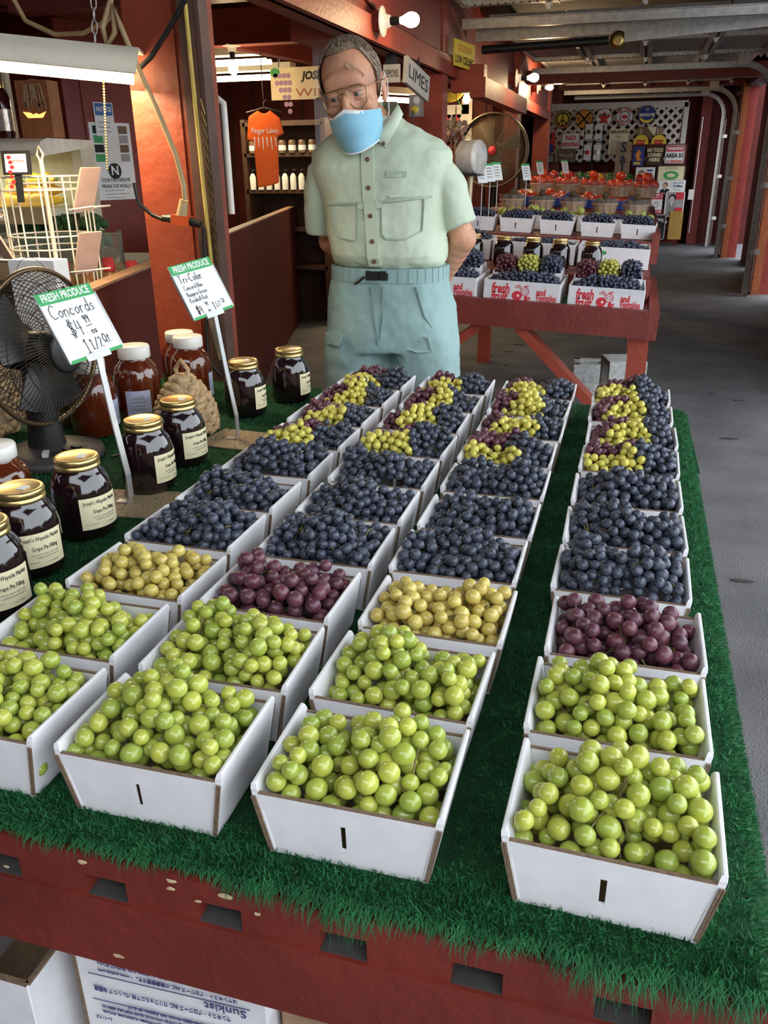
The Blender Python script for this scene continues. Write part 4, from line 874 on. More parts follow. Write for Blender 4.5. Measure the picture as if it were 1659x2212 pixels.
def fruit_print(parent, w, h):
    text('fresh', .062, REDP, parent, -w * .28, h * .16, .0004, width=w * .24, shear=.15, bold=.002); text('fruit', .058, REDP, parent, -w * .29, -h * .18, .0004, width=w * .22, shear=.15, bold=.002)
    text('and', .040, REDP, parent, w * .26, h * .10, .0004, width=w * .12, bold=.0015); text('Vegetables', .040, REDP, parent, w * .33, -h * .12, .0004, width=w * .27, bold=.001)
    disc(parent, 'printed_apple', -w * .055, -h * .08, h * .19, .0002, REDP, sx=1.1); disc(parent, 'apple_shine', -w * .04, -h * .08, h * .05, .0009, WHITEP)
    ringp(parent, 'printed_squash', w * .045, h * .10, h * .15, h * .18, .0002, REDP); ringp(parent, 'printed_squash_rib', w * .045, h * .10, h * .07, h * .09, .0002, REDP)
    for (x, y) in ((-.07, .27), (-.04, .33), (-.02, .25)): ringp(parent, 'printed_cherry', w * x, h * y, h * .035, h * .055, .0002, REDP, 14)
    disc(parent, 'printed_pepper', w * .065, -h * .18, h * .12, .0002, REDP, sx=.6); b = MB()
    for k in range(7): b.prism([(w * (.095 + .012 * (k % 3)) + h * .025 * math.cos(a), -h * (.10 + .06 * (k // 3)) - h * .03 + h * .025 * math.sin(a)) for a in [2 * PI * j / 10 for j in range(10)]], .0006, .0002)
    b.build('printed_grapes', REDP, parent); poly(parent, 'printed_leaf', [(w * .02, h * .30), (w * .06, h * .36), (w * .11, h * .33), (w * .06, h * .29)], .0002, REDP)
def white_case(x0, x1, y, d, h, label, print_=True, group='white cartons on the tiered bench'):
    xm = (x0 + x1) / 2; w = x1 - x0; z = z2(xm, y) + .004
    t = thing('produce_carton', label, 'carton', mw=Matrix.Translation((xm, y + d / 2, z)) @ RY.to_4x4()); t['group'] = group; th = .005
    f = MB().box((0, -d / 2, h / 2), (w, th, h)).build('front_panel', WHITE, t); MB().box((0, d / 2, h / 2), (w, th, h)).build('back_panel', WHITE, t)
    for s_ in (-1, 1): MB().box((s_ * w / 2, 0, h / 2), (th, d, h)).build('side_panel', WHITE, t)
    MB().box((0, 0, .003), (w, d, .006)).build('bottom_panel', BROWN, t)
    if print_:
        q = MB().box((0, 0, -.002), (w * .98, h * .98, .003)).build('print_panel', WHITE, t, frame((0, -d / 2 - .003, h / 2), (1, 0, 0), (0, 0, 1))); fruit_print(q, w, h * 1.0)
    return t
FR = ((-1.0, -.672, 'beside the man\'s elbow'), (-.634, -.300, 'in the middle of the bench front'), (-.262, .055, 'at the aisle corner of the bench front'))
for i, (x0, x1, wh) in enumerate(FR):
    y = 3.80; xm = (x0 + x1) / 2; w = x1 - x0
    t = white_case(x0, x1, y, .36, .105, 'white carton printed fresh fruit and vegetables, %s' % wh); zc = z2(xm, y) + .03
    simple_bunch('grape_heap', heap_pts(w * .95, .19, .065, .0088, 40 + i, .06, .134), 'blue', 'blue grapes filling the front of printed carton %s' % wh, (xm, y + .105, zc - .026))
    tr = thing('inner_tray', 'low white tray set in the printed carton %s' % wh, 'tray', (xm, y + .27, zc + .015)); b = MB()
    for (c_, d__) in (((0, -.08, .045), (w * .93, .004, .07)), ((0, .08, .045), (w * .93, .004, .09)), ((-w * .465, 0, .045), (.004, .16, .09)), ((w * .465, 0, .045), (.004, .16, .09)), ((0, 0, .002), (w * .93, .16, .004))): MB().box(c_, d__).build('tray_panel', WHITE, tr)
    for k, (kd, ox, cn) in enumerate((('red', -.31, 'red'), ('lime', 0, 'yellow-green'), ('blue', .31, 'blue'))):
        simple_bunch('grape_heap', heap_pts(w * .315, .155, .060, .0085, 60 + 3 * i + k, .04, .100) + np.array([w * ox, 0, 0, 0]), kd, '%s grapes in the low tray %s' % (cn, wh), (xm, y + .27, zc + .015))
MB().box((0, 0, 0), (.001, .001, .001))
rectt = thing('green_shelf_mat', 'green plastic mat strip between the printed cartons', 'mat', (-.281, 4.0, z2(-.28, 4.0))); MB().box((0, 0, .004), (.030, .40, .007)).build('mat_strip', GREENP, rectt)
for i, px in enumerate((1023, 1088, 1152, 1210, 1279)):
    p = ony(px, 540, 4.37); pie_jar(p.x, 4.37, z2(p.x, 4.37) + .004, 'pie filling jar on the bench, %s from the man' % ORD[i], -60, 1.0, False, 'jars standing behind the printed cartons')
# second row: larger blank cartons
for i, (x0, x1) in enumerate(((-1.02, -.74), (-.72, -.30), (-.28, .07))):
    t = white_case(x0, x1, 4.56, .30, .10, 'blank white carton of blue grapes on second step, %s from the man' % ORD[i], False); xm = (x0 + x1) / 2
    simple_bunch('grape_heap', heap_pts((x1 - x0) * .95, .28, .07, .0088, 80 + i, .06, .130), 'blue', 'blue grape heap in the second-step blank carton, %s from the man' % ORD[i], (xm, 4.71, z2(xm, 4.6) + .004))
disc_p = thing('apple_sticker', 'round red apple emblem on the aisle-side blank carton', 'emblem', mw=facing((-.18, 4.556, z2(-.18, 4.6) + .07))); disc(disc_p, 'red_apple', 0, 0, .014, 0, REDP); disc(disc_p, 'green_leaf', .03, .004, .010, 0, GREENP, sx=1.4)
# third row: five flared trays; fourth row behind
def far_tray(x, y, label, sc, group, seed):
    t = thing('cardboard_tray', label, 'tray', mw=Matrix.Translation((x, y, z2(x, y) + .003)) @ RY.to_4x4()); t['group'] = group; t.scale = (sc,) * 3
    for nm, me, m in TRAYM:
        if nm in ('corrugated_edge', 'cut_edge'): continue
        o = bpy.data.objects.new(nm, me); COL.objects.link(o); o.parent = t
    simple_bunch('grape_heap', heap_pts(.155 * sc, .115 * sc, .040, .0082, seed, .035 * sc, .078 * sc), 'blue', label.replace('flared white tray', 'blue grape heap in flared tray'), (x, y, z2(x, y) + .003), 0, 'blue grape heaps in flared trays')
for i, x in enumerate((-.895, -.675, -.445, -.215, .005)): far_tray(x, 5.16, 'flared white tray on third step, %s from the man' % ORD[i], 1.12, 'flared trays on the third step', 120 + i)
for i, (x0, x1) in enumerate(((-.80, -.37), (-.35, .06))):
    t = white_case(x0, x1, 5.40, .24, .08, 'long white carton of blue grapes behind the flared trays, %s from the man' % ORD[i], False); xm = (x0 + x1) / 2
    simple_bunch('grape_heap', heap_pts((x1 - x0) * .95, .22, .055, .0088, 140 + i, .04, .098), 'blue', 'blue grape heap in the long carton behind flared trays, %s from the man' % ORD[i], (xm, 5.52, z2(xm, 5.5) + .004))
# pears, kiwis, tomatoes, peppers
def fruit_mesh(kind):
    b = MB()
    if kind == 'pear': b.lathe([(0, -.040), (.020, -.037), (.034, -.018), (.033, .002), (.022, .024), (.014, .038), (.006, .046), (0, .047)], 14)
    elif kind == 'kiwi': b.ball((0, 0, 0), .026, 12, 8, (1, 1, 1.25))
    elif kind == 'tomato':
        b.ball((0, 0, 0), .040, 18, 10, (1, 1, .80)); b.v = [(x * (1 + .05 * math.cos(5 * math.atan2(y, x))), y * (1 + .05 * math.cos(5 * math.atan2(y, x))), z - (.012 * math.exp(-(x * x + y * y) / .0002) if z > 0 else 0)) for x, y, z in b.v]
    else:
        b.ball((0, 0, 0), .042, 18, 10, (1, 1, 1.05)); b.v = [(x * (1 + .13 * math.cos(4 * math.atan2(y, x))), y * (1 + .13 * math.cos(4 * math.atan2(y, x))), z - (.022 * math.exp(-(x * x + y * y) / .0003) if z > 0 else 0)) for x, y, z in b.v]
    return b
FMAT = {'pear': mat('pear_skin', (.42, .47, .10), .4, var=.25, scale=12, rnd=.8), 'kiwi': mat('kiwi_skin', (.10, .07, .04), .9, var=.3, scale=60), 'tomato': mat('tomato_skin', (.62, .055, .015), .22, var=.2, scale=6, rnd=.6, coat=.4),
        'rp': mat('red_pepper_skin', (.40, .012, .015), .2, coat=.5), 'gp': mat('green_pepper_skin', (.02, .11, .02), .2, coat=.5), 'yp': mat('yellow_pepper_skin', (.80, .42, .015), .2, coat=.5)}
FM = {}
for k_ in ('pear', 'kiwi', 'tomato', 'rp', 'gp', 'yp'):
    me = fruit_mesh(k_ if k_ in ('pear', 'kiwi', 'tomato') else 'pepper').mesh('skin'); me.materials.append(FMAT[k_]); FM[k_] = me
STM = mat('green_stalk', (.06, .13, .03), .7); SMESH = {}
for k_, pr in (('pear', [(0, 0, .046), (.004, 0, .060)]), ('tomato', [(0, 0, .020), (.002, 0, .030)]), ('pepper', [(0, 0, .022), (.003, 0, .045)])): me = MB().tube(pr, .0028, 6).mesh('stalk'); me.materials.append(STM); SMESH[k_] = me
FN = {'pear': ('green_pear', 'green pear', 'pear'), 'kiwi': ('kiwi', 'brown fuzzy kiwi', 'kiwi'), 'tomato': ('tomato', 'glossy red tomato', 'tomato'), 'rp': ('red_pepper', 'glossy red bell pepper', 'pepper'), 'gp': ('green_pepper', 'dark green bell pepper', 'pepper'), 'yp': ('yellow_pepper', 'yellow bell pepper', 'pepper')}
def fruit(kind, x, y, z, where, group, sc=1, g=random):
    nm, lb, ct = FN[kind]; t = thing(nm, lb + ' ' + where, ct, (x, y, z), 0, group); t.scale = (sc,) * 3; tilt = .5 if kind != 'pear' else 1.3
    t.rotation_euler = (g.uniform(-tilt, tilt), g.uniform(-tilt, tilt), g.uniform(0, 6.28))
    o = bpy.data.objects.new('skin', FM[kind]); COL.objects.link(o); o.parent = t; k2 = 'pepper' if kind in ('rp', 'gp', 'yp') else kind
    if k2 in SMESH: o = bpy.data.objects.new('stalk', SMESH[k2]); COL.objects.link(o); o.parent = t
FILM = mat('crinkled_clear_film', (.9, .9, .92), .12, var=0, alpha=.11, bump=.6, bscale=60)
SPLINT = mat('splint_wood', (.46, .30, .17), .7, var=.25, scale=40)
def splint_basket(x, y, label, r=.085, h=.075, bag=True, group=None):
    z = z2(x, y) + .003; t = thing('splint_basket', label, 'basket', (x, y, z), 0, group)
    for k in range(12):
        a0, a1 = 2 * PI * k / 12 + .03, 2 * PI * (k + 1) / 12 - .03; P = [(r * .80 * math.cos(a0), r * .80 * math.sin(a0), 0), (r * .80 * math.cos(a1), r * .80 * math.sin(a1), 0), (r * math.cos(a1), r * math.sin(a1), h), (r * math.cos(a0), r * math.sin(a0), h)]
        panel(MB(), P, .002).build('splint', SPLINT, t) if k in (6, 7, 8, 9, 10, 11) else panel(MB(), P, .002).build('splint', SPLINT, t)
    MB().lathe([(r * .8, 0), (r * .8, .004)], 18).build('bottom', SPLINT, t); MB().tube([(r * 1.02 * math.cos(2 * PI * k / 24), r * 1.02 * math.sin(2 * PI * k / 24), h - .008) for k in range(24)], .005, 6, True).build('rim_hoop', SPLINT, t)
    if bag: MB().lathe([(r * .86, -.001), (r * 1.10, h * .6), (r * 1.14, h + .012), (r * 1.2, h + .028)], 18, caps=False).build('clear_bag', FILM, t)
    return z + h
g = random.Random(11)
XS = (-.84, -.64, -.43, -.22, -.02); W5 = [ORD[i] + ' from the man' for i in range(5)]
for i, x in enumerate(XS):
    x_ = x + .03
    for (a, e, f, r) in heap_pts(.20, .20, .05, .034, 200 + i, 0, .055): fruit('pear', x_ + a, 5.81 + e, z2(x_, 5.81) + .004 + f, 'in the loose row behind the long grape cartons', 'green pears on the third step', r / .047, g)
    zt = splint_basket(x, 6.12, 'bagged splint basket of kiwis, %s' % W5[i], .082, .075, True, 'bagged kiwi baskets')
    for k in range(6): fruit('kiwi', x + .050 * math.cos(k * 1.257) * (k > 0), 6.12 + .050 * math.sin(k * 1.257) * (k > 0), zt + .004 + .036 * (k == 0), 'heaped in a bagged basket', 'kiwis in bagged baskets', .88, g)
BT = mat('blue_plastic_liner', (.012, .035, .22), .35, var=.15)
for i, (x0, x1) in enumerate(((-.93, -.50), (-.47, -.04))):
    xm = (x0 + x1) / 2; z = z2(xm, 6.75) + .004; t = thing('tomato_crate', 'blue plastic tray of loose tomatoes, %s from the man' % ORD[i], 'tray', mw=Matrix.Translation((xm, 6.82, z)) @ RY.to_4x4()); w = x1 - x0
    MB().box((0, 0, .004), (w, .42, .008)).build('bottom', BT, t)
    for s_ in (-1, 1): MB().box((s_ * w / 2, 0, .04), (.006, .42, .08)).build('side_wall', BT, t); MB().box((0, s_ * .21, .03), (w, .006, .06)).build('end_wall', BT, t); MB().prism([(s_ * w / 2, 0), (s_ * (w / 2 - .07), 0), (s_ * w / 2, .05)][::s_], .006).build('corner_peak', BT, t, frame((0, -.21, .055), (1, 0, 0), (0, 0, 1)))
    for (a, e, f, r) in heap_pts(w - .02, .40, .05, .041, 300 + i, .010, .085):
        fruit('tomato', xm + a, 6.82 + e, z + f - .048 * a, 'lying loose in the blue tray, %s from the man' % ORD[i], 'loose tomatoes in blue trays', r / .0425, g)
for i, x in enumerate(XS):
    x_ = x + .06; zt = splint_basket(x_, 7.36, 'bagged splint basket of tomatoes, %s' % W5[i], .088, .075, True, 'bagged tomato baskets')
    for k in range(5): fruit('tomato', x_ + .060 * math.cos(k * 1.571) * (k > 0), 7.36 + .060 * math.sin(k * 1.571) * (k > 0), zt + .02 + .056 * (k == 0), 'heaped in bagged basket, %s' % W5[i], 'tomatoes in bagged baskets', 1, g)
for i, (x, ks) in enumerate(((-.72, ('rp', 'rp', 'gp')), (-.50, ('rp', 'gp', 'gp')), (-.26, ('yp', 'gp', 'yp')), (-.02, ('gp', 'rp', 'rp')))):
    zt = splint_basket(x, 7.78, 'bagged splint basket of peppers, %s from the man' % ORD[i], .085, .105, True, 'bagged pepper baskets')
    for k, kd in enumerate(ks): fruit(kd, x + (k - 1) * .080, 7.78, zt + .028, 'on the pepper basket, %s from the man' % ORD[i], 'bell peppers in bagged baskets', .82, g)
# grey wooden crate boards behind and price tags on thin wires
t = thing('wooden_crate', 'weathered grey wooden crate behind the pepper baskets', 'crate', (-.66, 8.62, 0))
for k in range(4): MB().box((0, 0, .58 + k * .165), (.92, .025, .16)).build('slat', WOODG, t)
for x in (-.44, 0.0, .44): MB().box((x, .03, .62), (.06, .03, 1.24)).build('post', WOODG, t)
MB().bar((-.46, -.02, 1.245), (.46, -.02, 1.225), .04, .03).build('top_rail', WOODG, t)
for i, (px, py, pb, y) in enumerate(((1040, 380, 475, 5.0), (1057, 377, 472, 5.1), (1073, 374, 468, 5.2), (1136, 374, 462, 5.75), (1220, 359, 400, 7.3), (1166, 362, 425, 7.0))):
    a_ = ony(px, py + 14, y); zb = z2(a_.x, y); t = thing('wire_price_tag', 'small white price tag on wire stem, %s from the man' % ORD[i], 'price tag', (a_.x, y, zb))
    MB().cyl((.0, 0, -.005), (.004, 0, a_.z - zb), .003, n=6).build('wire_stem', STEEL, t); c = MB().box((0, 0, 0), (.075, .10, .002)).build('card', PAPER, t, frame((0, 0, a_.z - zb + .045), (.55, .8, 0), (-.25, .1, 1)))
    rectp(c, 'green_edge', -.0375, .038, .0375, .05, .0012, GREENP); b = MB()
    for k in range(4): b.prism([(-.025, .02 - k * .016), (.02 - .006 * (k % 2), .02 - k * .016), (.02, .026 - k * .016), (-.025, .026 - k * .016)], .0004, .0012)
    b.build('scribbled_line', GREYP, c)
# bag roll on a pole beside the man
p = ony(1018, 340, 4.92); t = thing('bag_roll_stand', 'roll of clear produce bags on a pale pole beside the bench', 'bag dispenser', (p.x, 4.92, z2(p.x, 4.92) + .001)); p.z -= z2(p.x, 4.92)
MB().cyl((-.02, 0, 0), (.0, 0, p.z - .09), .016, n=14).build('pole', mat('pale_pole', (.52, .42, .27), .4, .3), t); MB().lathe([(.05, 0), (.05, .006), (.02, .012)], 24, (-.02, 0, 0)).build('foot', STEEL, t)
MB().box((.01, 0, p.z - .09), (.11, .09, .012)).build('cradle', BLACK, t)
Q = Matrix.Rotation(R(90), 3, 'Y') @ Matrix.Rotation(R(25), 3, 'X'); MB().lathe([(.02, -.052), (.086, -.052), (.088, -.045), (.088, .045), (.086, .052), (.02, .052)], 32, (.0, 0, p.z), Matrix.Rotation(R(-20), 3, 'Z') @ Matrix.Rotation(R(90), 3, 'Y')).build('bag_roll', mat('rolled_film', (.62, .60, .56), .25, var=.12, scale=30), t)
MB().box((.06, -.03, p.z - .04), (.03, .05, .12)).build('hanging_film', FILM, t)
# big drum fan in front of the second post
p = ony(1067, 325, 8.2); t = thing('drum_fan', 'large round pedestal fan with bronze wire guard and red badge', 'fan', (p.x, 8.2, 0)); RF = .30; zc = p.z
FG = mat('bronze_guard', (.13, .10, .06), .55, .4); b = MB()
for k in range(30): r = .045 + (RF - .045) * k / 29; b.tube([(r * math.cos(2 * PI * j / 40), -.07 * math.sqrt(max(0, 1 - (r / RF) ** 2)) - .02, zc + r * math.sin(2 * PI * j / 40)) for j in range(40)], .0022, 4, True)
for k in range(12): a = 2 * PI * k / 12; b.tube([(r * math.cos(a), -.07 * math.sqrt(max(0, 1 - (r / RF) ** 2)) - .018, zc + r * math.sin(a)) for r in (.04, .12, .2, .26, RF)], .003, 4)
b.build('wire_guard', FG, t, kind='stuff')
RX = Matrix.Rotation(PI / 2, 3, 'X')
MB().lathe([(RF, -.06), (RF + .012, -.06), (RF + .012, .10), (RF, .10), (RF, -.06)], 48, (0, 0, zc), RX, False).build('drum', FG, t); MB().lathe([(.035, .085), (.037, .095), (0, .098)], 24, (0, 0, zc), RX).build('badge', REDP, t)
for k in range(4):
    a = k * PI / 2 + .4; MB().add([(r * math.cos(a + w), .02 * w, zc + r * math.sin(a + w)) for r, w in ((.05, -.4), (.25, -.30), (.26, .25), (.05, .4))], [(0, 1, 2, 3)]).build('blade', mat('dull_blade', (.10, .085, .065), .6, .2), t)
MB().lathe([(.06, -.09), (.07, -.02), (.05, .03)], 20, (0, 0, zc), RX).build('motor', FG, t)
MB().cyl((0, .06, 0), (0, .06, zc), .025, n=14).build('pedestal', BLACK, t); MB().lathe([(.25, 0), (.25, .03), (.05, .05)], 28, (0, .06, 0)).build('foot', BLACK, t)
# ------------------------------------------------------------------ back wall: lattice and tin signs
def spot(px0, py0, px1, py1, y):
    a, b = ony(px0, py1, y), ony(px1, py0, y); return (a + b) / 2, b.x - a.x, abs(b.z - a.z)
LW = mat('white_lattice_paint', (.70, .66, .62), .6, var=.06)
c, w, h = spot(1186, 228, 1480, 350, YB - .02)
la = thing('lattice_panel', 'white diagonal lattice panel framed against the back wall', 'lattice', (c.x, YB, c.z))
def clipseg(a, b):   # clip a diagonal to the rectangle
    t0, t1 = 0, 1; d = (b[0] - a[0], b[1] - a[1])
    for p_, q_ in ((-d[0], a[0] + w / 2), (d[0], w / 2 - a[0]), (-d[1], a[1] + h / 2), (d[1], h / 2 - a[1])):
        if abs(p_) < 1e-9: continue
        r = q_ / p_
        if p_ < 0: t0 = max(t0, r)
        else: t1 = min(t1, r)
    return None if t0 >= t1 else ((a[0] + d[0] * t0, a[1] + d[1] * t0), (a[0] + d[0] * t1, a[1] + d[1] * t1))
for s_, yy in ((1, 0), (-1, .014)):
    k = -w / 2 - h
    while k < w / 2 + h:
        q = clipseg((k, -h / 2), (k + s_ * h * 1.0, h / 2))
        if q and math.hypot(q[1][0] - q[0][0], q[1][1] - q[0][1]) > .03: MB().bar((q[0][0], yy, q[0][1]), (q[1][0], yy, q[1][1]), .012, .046, (s_, 0, -1)).build('lattice_slat', LW, la)
        k += .150
MB().box((0, -.01, h / 2 + .03), (w + .1, .04, .10)).build('top_board', LW, la)
MB().box((w / 2 + .03, -.01, -.15), (.08, .04, h + .4)).build('edge_board', LW, la)
pf = struct(MB().box((-1.6, YB + .05, 1.3), (.35, .06, 2.6)).build('post_lattice', RED))
def sign(name, label, box, m, y, lean=0, t=.012, cat='sign', rim=None):
    c, w, h = spot(*box, y); o = thing(name, label, cat, mw=frame((c.x, y, c.z), (1, 0, 0), (0, -lean * -1, 1)), group=None)
    MB().box((0, 0, -t / 2), (w, h, t)).build('panel', m, o)
    if rim:
        b = MB()
        for s_ in (-1, 1): b.box((s_ * (w / 2 - .008), 0, .001), (.016, h, .004)).box((0, s_ * (h / 2 - .008), .001), (w, .016, .004))
        b.build('border', rim, o)
    return o, w, h
def rsign(name, label, px, py, r, m, y=YB - .07):
    c, w, h = spot(px - r, py - r, px + r, py + r, y); R_ = w / 2; o = thing(name, label, 'sign', mw=facing((c.x, y, c.z)), group='round tin signs on the lattice')
    MB().lathe([(R_, -.012), (R_, 0)], 40).build('panel', m, o); ringp(o, 'rim', 0, 0, R_ * .94, R_, .001, INK, 36); return o, R_
def scrib(o, x0, x1, y0, n, dy, m=None, hh=.008):
    b = MB(); g = random.Random(int(abs(x0 * 999)) + n)
    for k in range(n): xx = x1 - g.uniform(0, .25) * (x1 - x0); y = y0 - k * dy; b.prism([(x0, y), (xx, y), (xx, y + hh), (x0, y + hh)], .0006, .0008)
    b.build('small_print', m or INK, o, kind='stuff')
def figure(o, w, h, skin, hair, suit, x=0, y=0, s=1):
    poly(o, 'printed_suit', [(x - w * .30 * s, -h / 2 + .01), (x + w * .34 * s, -h / 2 + .01), (x + w * .30 * s, y - h * .10 * s), (x + w * .08 * s, y - h * .02 * s), (x - w * .10 * s, y - h * .04 * s), (x - w * .28 * s, y - h * .16 * s)], .001, suit)
    disc(o, 'printed_hair', x + .01 * s, y + h * .25 * s, h * .20 * s, .0012, hair, sx=.95); disc(o, 'printed_face', x, y + h * .16 * s, h * .18 * s, .0020, skin, sx=.78); poly(o, 'printed_collar', [(x - w * .05 * s, y - h * .01), (x + w * .06 * s, y - h * .01), (x + w * .01 * s, y - h * .22 * s)], .002, WHITEP)
    b = MB()
    for dx in (-.05, .05): b.prism([(x + h * dx * s + h * .018 * s * math.cos(a), y + h * .19 * s + h * .010 * s * math.sin(a)) for a in [2 * PI * k / 8 for k in range(8)]], .0006, .0027)
    b.prism([(x - h * .05 * s, y + h * .08 * s), (x + h * .05 * s, y + h * .085 * s), (x, y + h * .065 * s)], .0006, .0027); b.build('printed_features', INK, o)
SKP = mat('printed_skin', (.62, .42, .30), .6)
o, r = rsign('peace_sign', 'round peace sign in green yellow and red on lattice', 1215.7, 258, 20.5, mat('rasta_print', (.30, .33, .05), .5, var=0, col2=(.55, .10, .03), scale=2))
ringp(o, 'yellow_ring', 0, 0, r * .58, r * .64, .001, YELP); disc(o, 'inner_disc', 0, 0, r * .6, .0006, YELP); ringp(o, 'black_ring', 0, 0, r * .60, r * .72, .0022, INK)
b = MB().prism([(-r * .06, -r * .65), (r * .06, -r * .65), (r * .06, r * .65), (-r * .06, r * .65)], .0006, .0022)
for s_ in (-1, 1): b.prism([(0, r * .08), (s_ * r * .48, -r * .40), (s_ * r * .40, -r * .50), (0, -r * .08)][::s_], .0006, .0022)
b.build('peace_mark', INK, o)
o, r = rsign('railroad_sign', 'round orange railroad crossing sign with black X on lattice', 1262, 257, 20.5, ORANGEP)
b = MB()
for s_ in (-1, 1): c_, q_ = math.cos(R(45)), s_ * math.sin(R(45)); b.prism([(x * c_ - y * q_, x * q_ + y * c_) for x, y in ((-r * .95, -r * .10), (r * .95, -r * .10), (r * .95, r * .10), (-r * .95, r * .10))], .0006, .001)
b.build('black_cross', INK, o); text('R', r * .6, INK, o, -r * .60, 0, .002); text('R', r * .6, INK, o, r * .60, 0, .002)
o, r = rsign('star_sign', 'round white oil company sign with red star on lattice', 1305, 254, 20, WHITEP)
poly(o, 'red_star', [(r * (.92 if k % 2 == 0 else .36) * math.sin(k * PI / 5), r * (.92 if k % 2 == 0 else .36) * math.cos(k * PI / 5) - r * .08) for k in range(10)], .001, REDP); text('TEXACO', r * .36, INK, o, 0, r * .30, .002, width=r * 1.45, bold=.002)
o, r = rsign('crown_sign', 'round white gasoline sign with red crown on lattice', 1349.5, 251.4, 20.5, WHITEP)
ringp(o, 'blue_ring', 0, 0, r * .50, r * .60, .001, BLUEP); poly(o, 'red_crown', [(-r * .30, -r * .26), (r * .30, -r * .26), (r * .40, r * .16), (r * .2, r * .02), (r * .12, r * .28), (0, r * .05), (-r * .12, r * .28), (-r * .2, r * .02), (-r * .40, r * .16)], .001, REDP)
for k, ch in enumerate('RED CROWN'): a = R(150 - k * 15); text(ch, r * .36, REDP, o, r * .78 * math.cos(a), r * .78 * math.sin(a), .001, rot=a - PI / 2, bold=.002)
for k, ch in enumerate('GASOLINE'): a = R(214 + k * 16); text(ch, r * .36, REDP, o, r * .78 * math.cos(a), r * .78 * math.sin(a), .001, rot=a + PI / 2, bold=.002)
o, r = rsign('moon_sign', 'round dark blue snack sign with yellow crescent moon on lattice', 1397.8, 248.2, 21.5, BLUEP)
poly(o, 'yellow_crescent', [(r * .82 * math.cos(R(a)) , r * .82 * math.sin(R(a)) - r * .06) for a in range(200, 350, 10)] + [(r * .80 * math.cos(R(a)) + r * .04, r * .55 * math.sin(R(a)) + r * .02) for a in range(345, 195, -10)], .001, YELP)
text('MOON PIE', r * .46, WHITEP, o, 0, 0, .003, width=r * 1.72, bold=.003); rectp(o, 'small_badge', -r * .15, r * .45, r * .15, r * .75, .001, GREYP)
YW = YB - .06
o, w, h = sign('catalog_poster', 'cream poster of small pictures at the lattice corner', (1154, 235, 1189, 284), CREAM, YW)
for k in range(9): rectp(o, 'printed_picture', -w * .4 + (k % 3) * w * .3, h * .28 - (k // 3) * h * .3, -w * .24 + (k % 3) * w * .3, h * .44 - (k // 3) * h * .3, .001, (INK, DBROWN, GREENP)[k % 3])
o, w, h = sign('gentleman_sign', 'red sign with dark-haired man in a suit below cream poster', (1154, 285, 1200, 331), REDP, YW - .02); figure(o, w, h, SKP, INK, BLUEP, w * .12, 0, 1.0); scrib(o, -w * .42, -w * .08, h * .36, 3, .045, WHITEP, .02)
o, w, h = sign('no_shooting_sign', 'white sign reading NO SHOOTING in red', (1211, 286, 1254, 323), WHITEP, YW, rim=GREYP); text('NO', h * .40, REDP, o, 0, h * .17, .001, bold=.004); text('SHOOTING', h * .30, REDP, o, 0, -h * .22, .001, width=w * .88, bold=.004)
o, w, h = sign('wood_cafe_sign', 'small brown wooden sign below the NO SHOOTING sign', (1201, 322, 1245, 350), WOODG, YW - .05); text('MAN CAVE', h * .34, CREAM, o, 0, 0, .001, width=w * .7)
o, w, h = sign('framed_print', 'small black framed picture beside the crate', (1162, 333, 1199, 353), INK, YW - .08); rectp(o, 'pale_print', -w * .42, -h * .38, w * .42, h * .38, .001, GREYP)
rk = thing('wire_card_rack', 'black wire rack of small carded trinkets before the lattice', 'wire rack', (0, 0, 0)); c, w, h = spot(1258, 263, 1305, 350, YB - .35); b = MB()
for k in range(3): b.cyl((c.x - w / 2 + k * w / 2, YB - .35, c.z - h / 2), (c.x - w / 2 + k * w / 2, YB - .35, c.z + h / 2), .006, n=6)
for k in range(5): b.cyl((c.x - w / 2, YB - .35, c.z - h / 2 + k * h / 4), (c.x + w / 2, YB - .35, c.z - h / 2 + k * h / 4), .006, n=6)
b.cyl((c.x, YB - .33, 0), (c.x, YB - .33, c.z), .014, n=8).build('wire_frame', INK, rk)
for k in range(4): q = MB().box((c.x + (k % 2 - .5) * w * .52, YB - .37, c.z + h * (.26 - .52 * (k // 2))), (w * .36, .01, h * .38)).build('trinket_card', PAPER, rk); MB().ball((c.x + (k % 2 - .5) * w * .52, YB - .38, c.z + h * (.26 - .52 * (k // 2))), .035, 10, 7).build('trinket', (DBROWN, INK, REDP, WHITEP)[k], q)
o, w, h = sign('airplane_sign', 'tan sign advertising airplane rides for 50 cents', (1313, 278, 1359, 333), CREAM, YW); text('AIRPLANE RIDES', h * .17, INK, o, 0, h * .38, .001, width=w * .9, bold=.002); text('50c', h * .16, INK, o, 0, h * .18, .001); scrib(o, -w * .4, w * .4, h * .02, 7, h * .07, GREYP, .012)
o, w, h = sign('tin_strip_sign', 'brown and cream strip sign above two round yellow signs', (1377, 273, 1434, 297), DBROWN, YW); poly(o, 'cream_wedge', [(-w * .15, h * .48), (w * .22, h * .48), (w * .18, -h * .45)], .001, CREAM); text('FED', h * .4, CREAM, o, -w * .38, 0, .001, rot=PI / 2); text('PART', h * .35, CREAM, o, w * .30, 0, .001, rot=PI / 2); text('ALTI', h * .35, CREAM, o, w * .43, 0, .001, rot=PI / 2)
for i, (px, tx_) in enumerate(((1384.5, 'Relish'), (1423, 'Cola'))):
    o, r = rsign('yellow_disc_sign', ('round yellow sign under the strip sign, behind the salt plank', 'round yellow sign with red script above the tool sign')[i], px, 308, 19.5, YELP, YW - .03); o['group'] = 'round yellow tin signs'; scrib(o, -r * .6, r * .6, r * .1, 2, r * .3, REDP, .03)
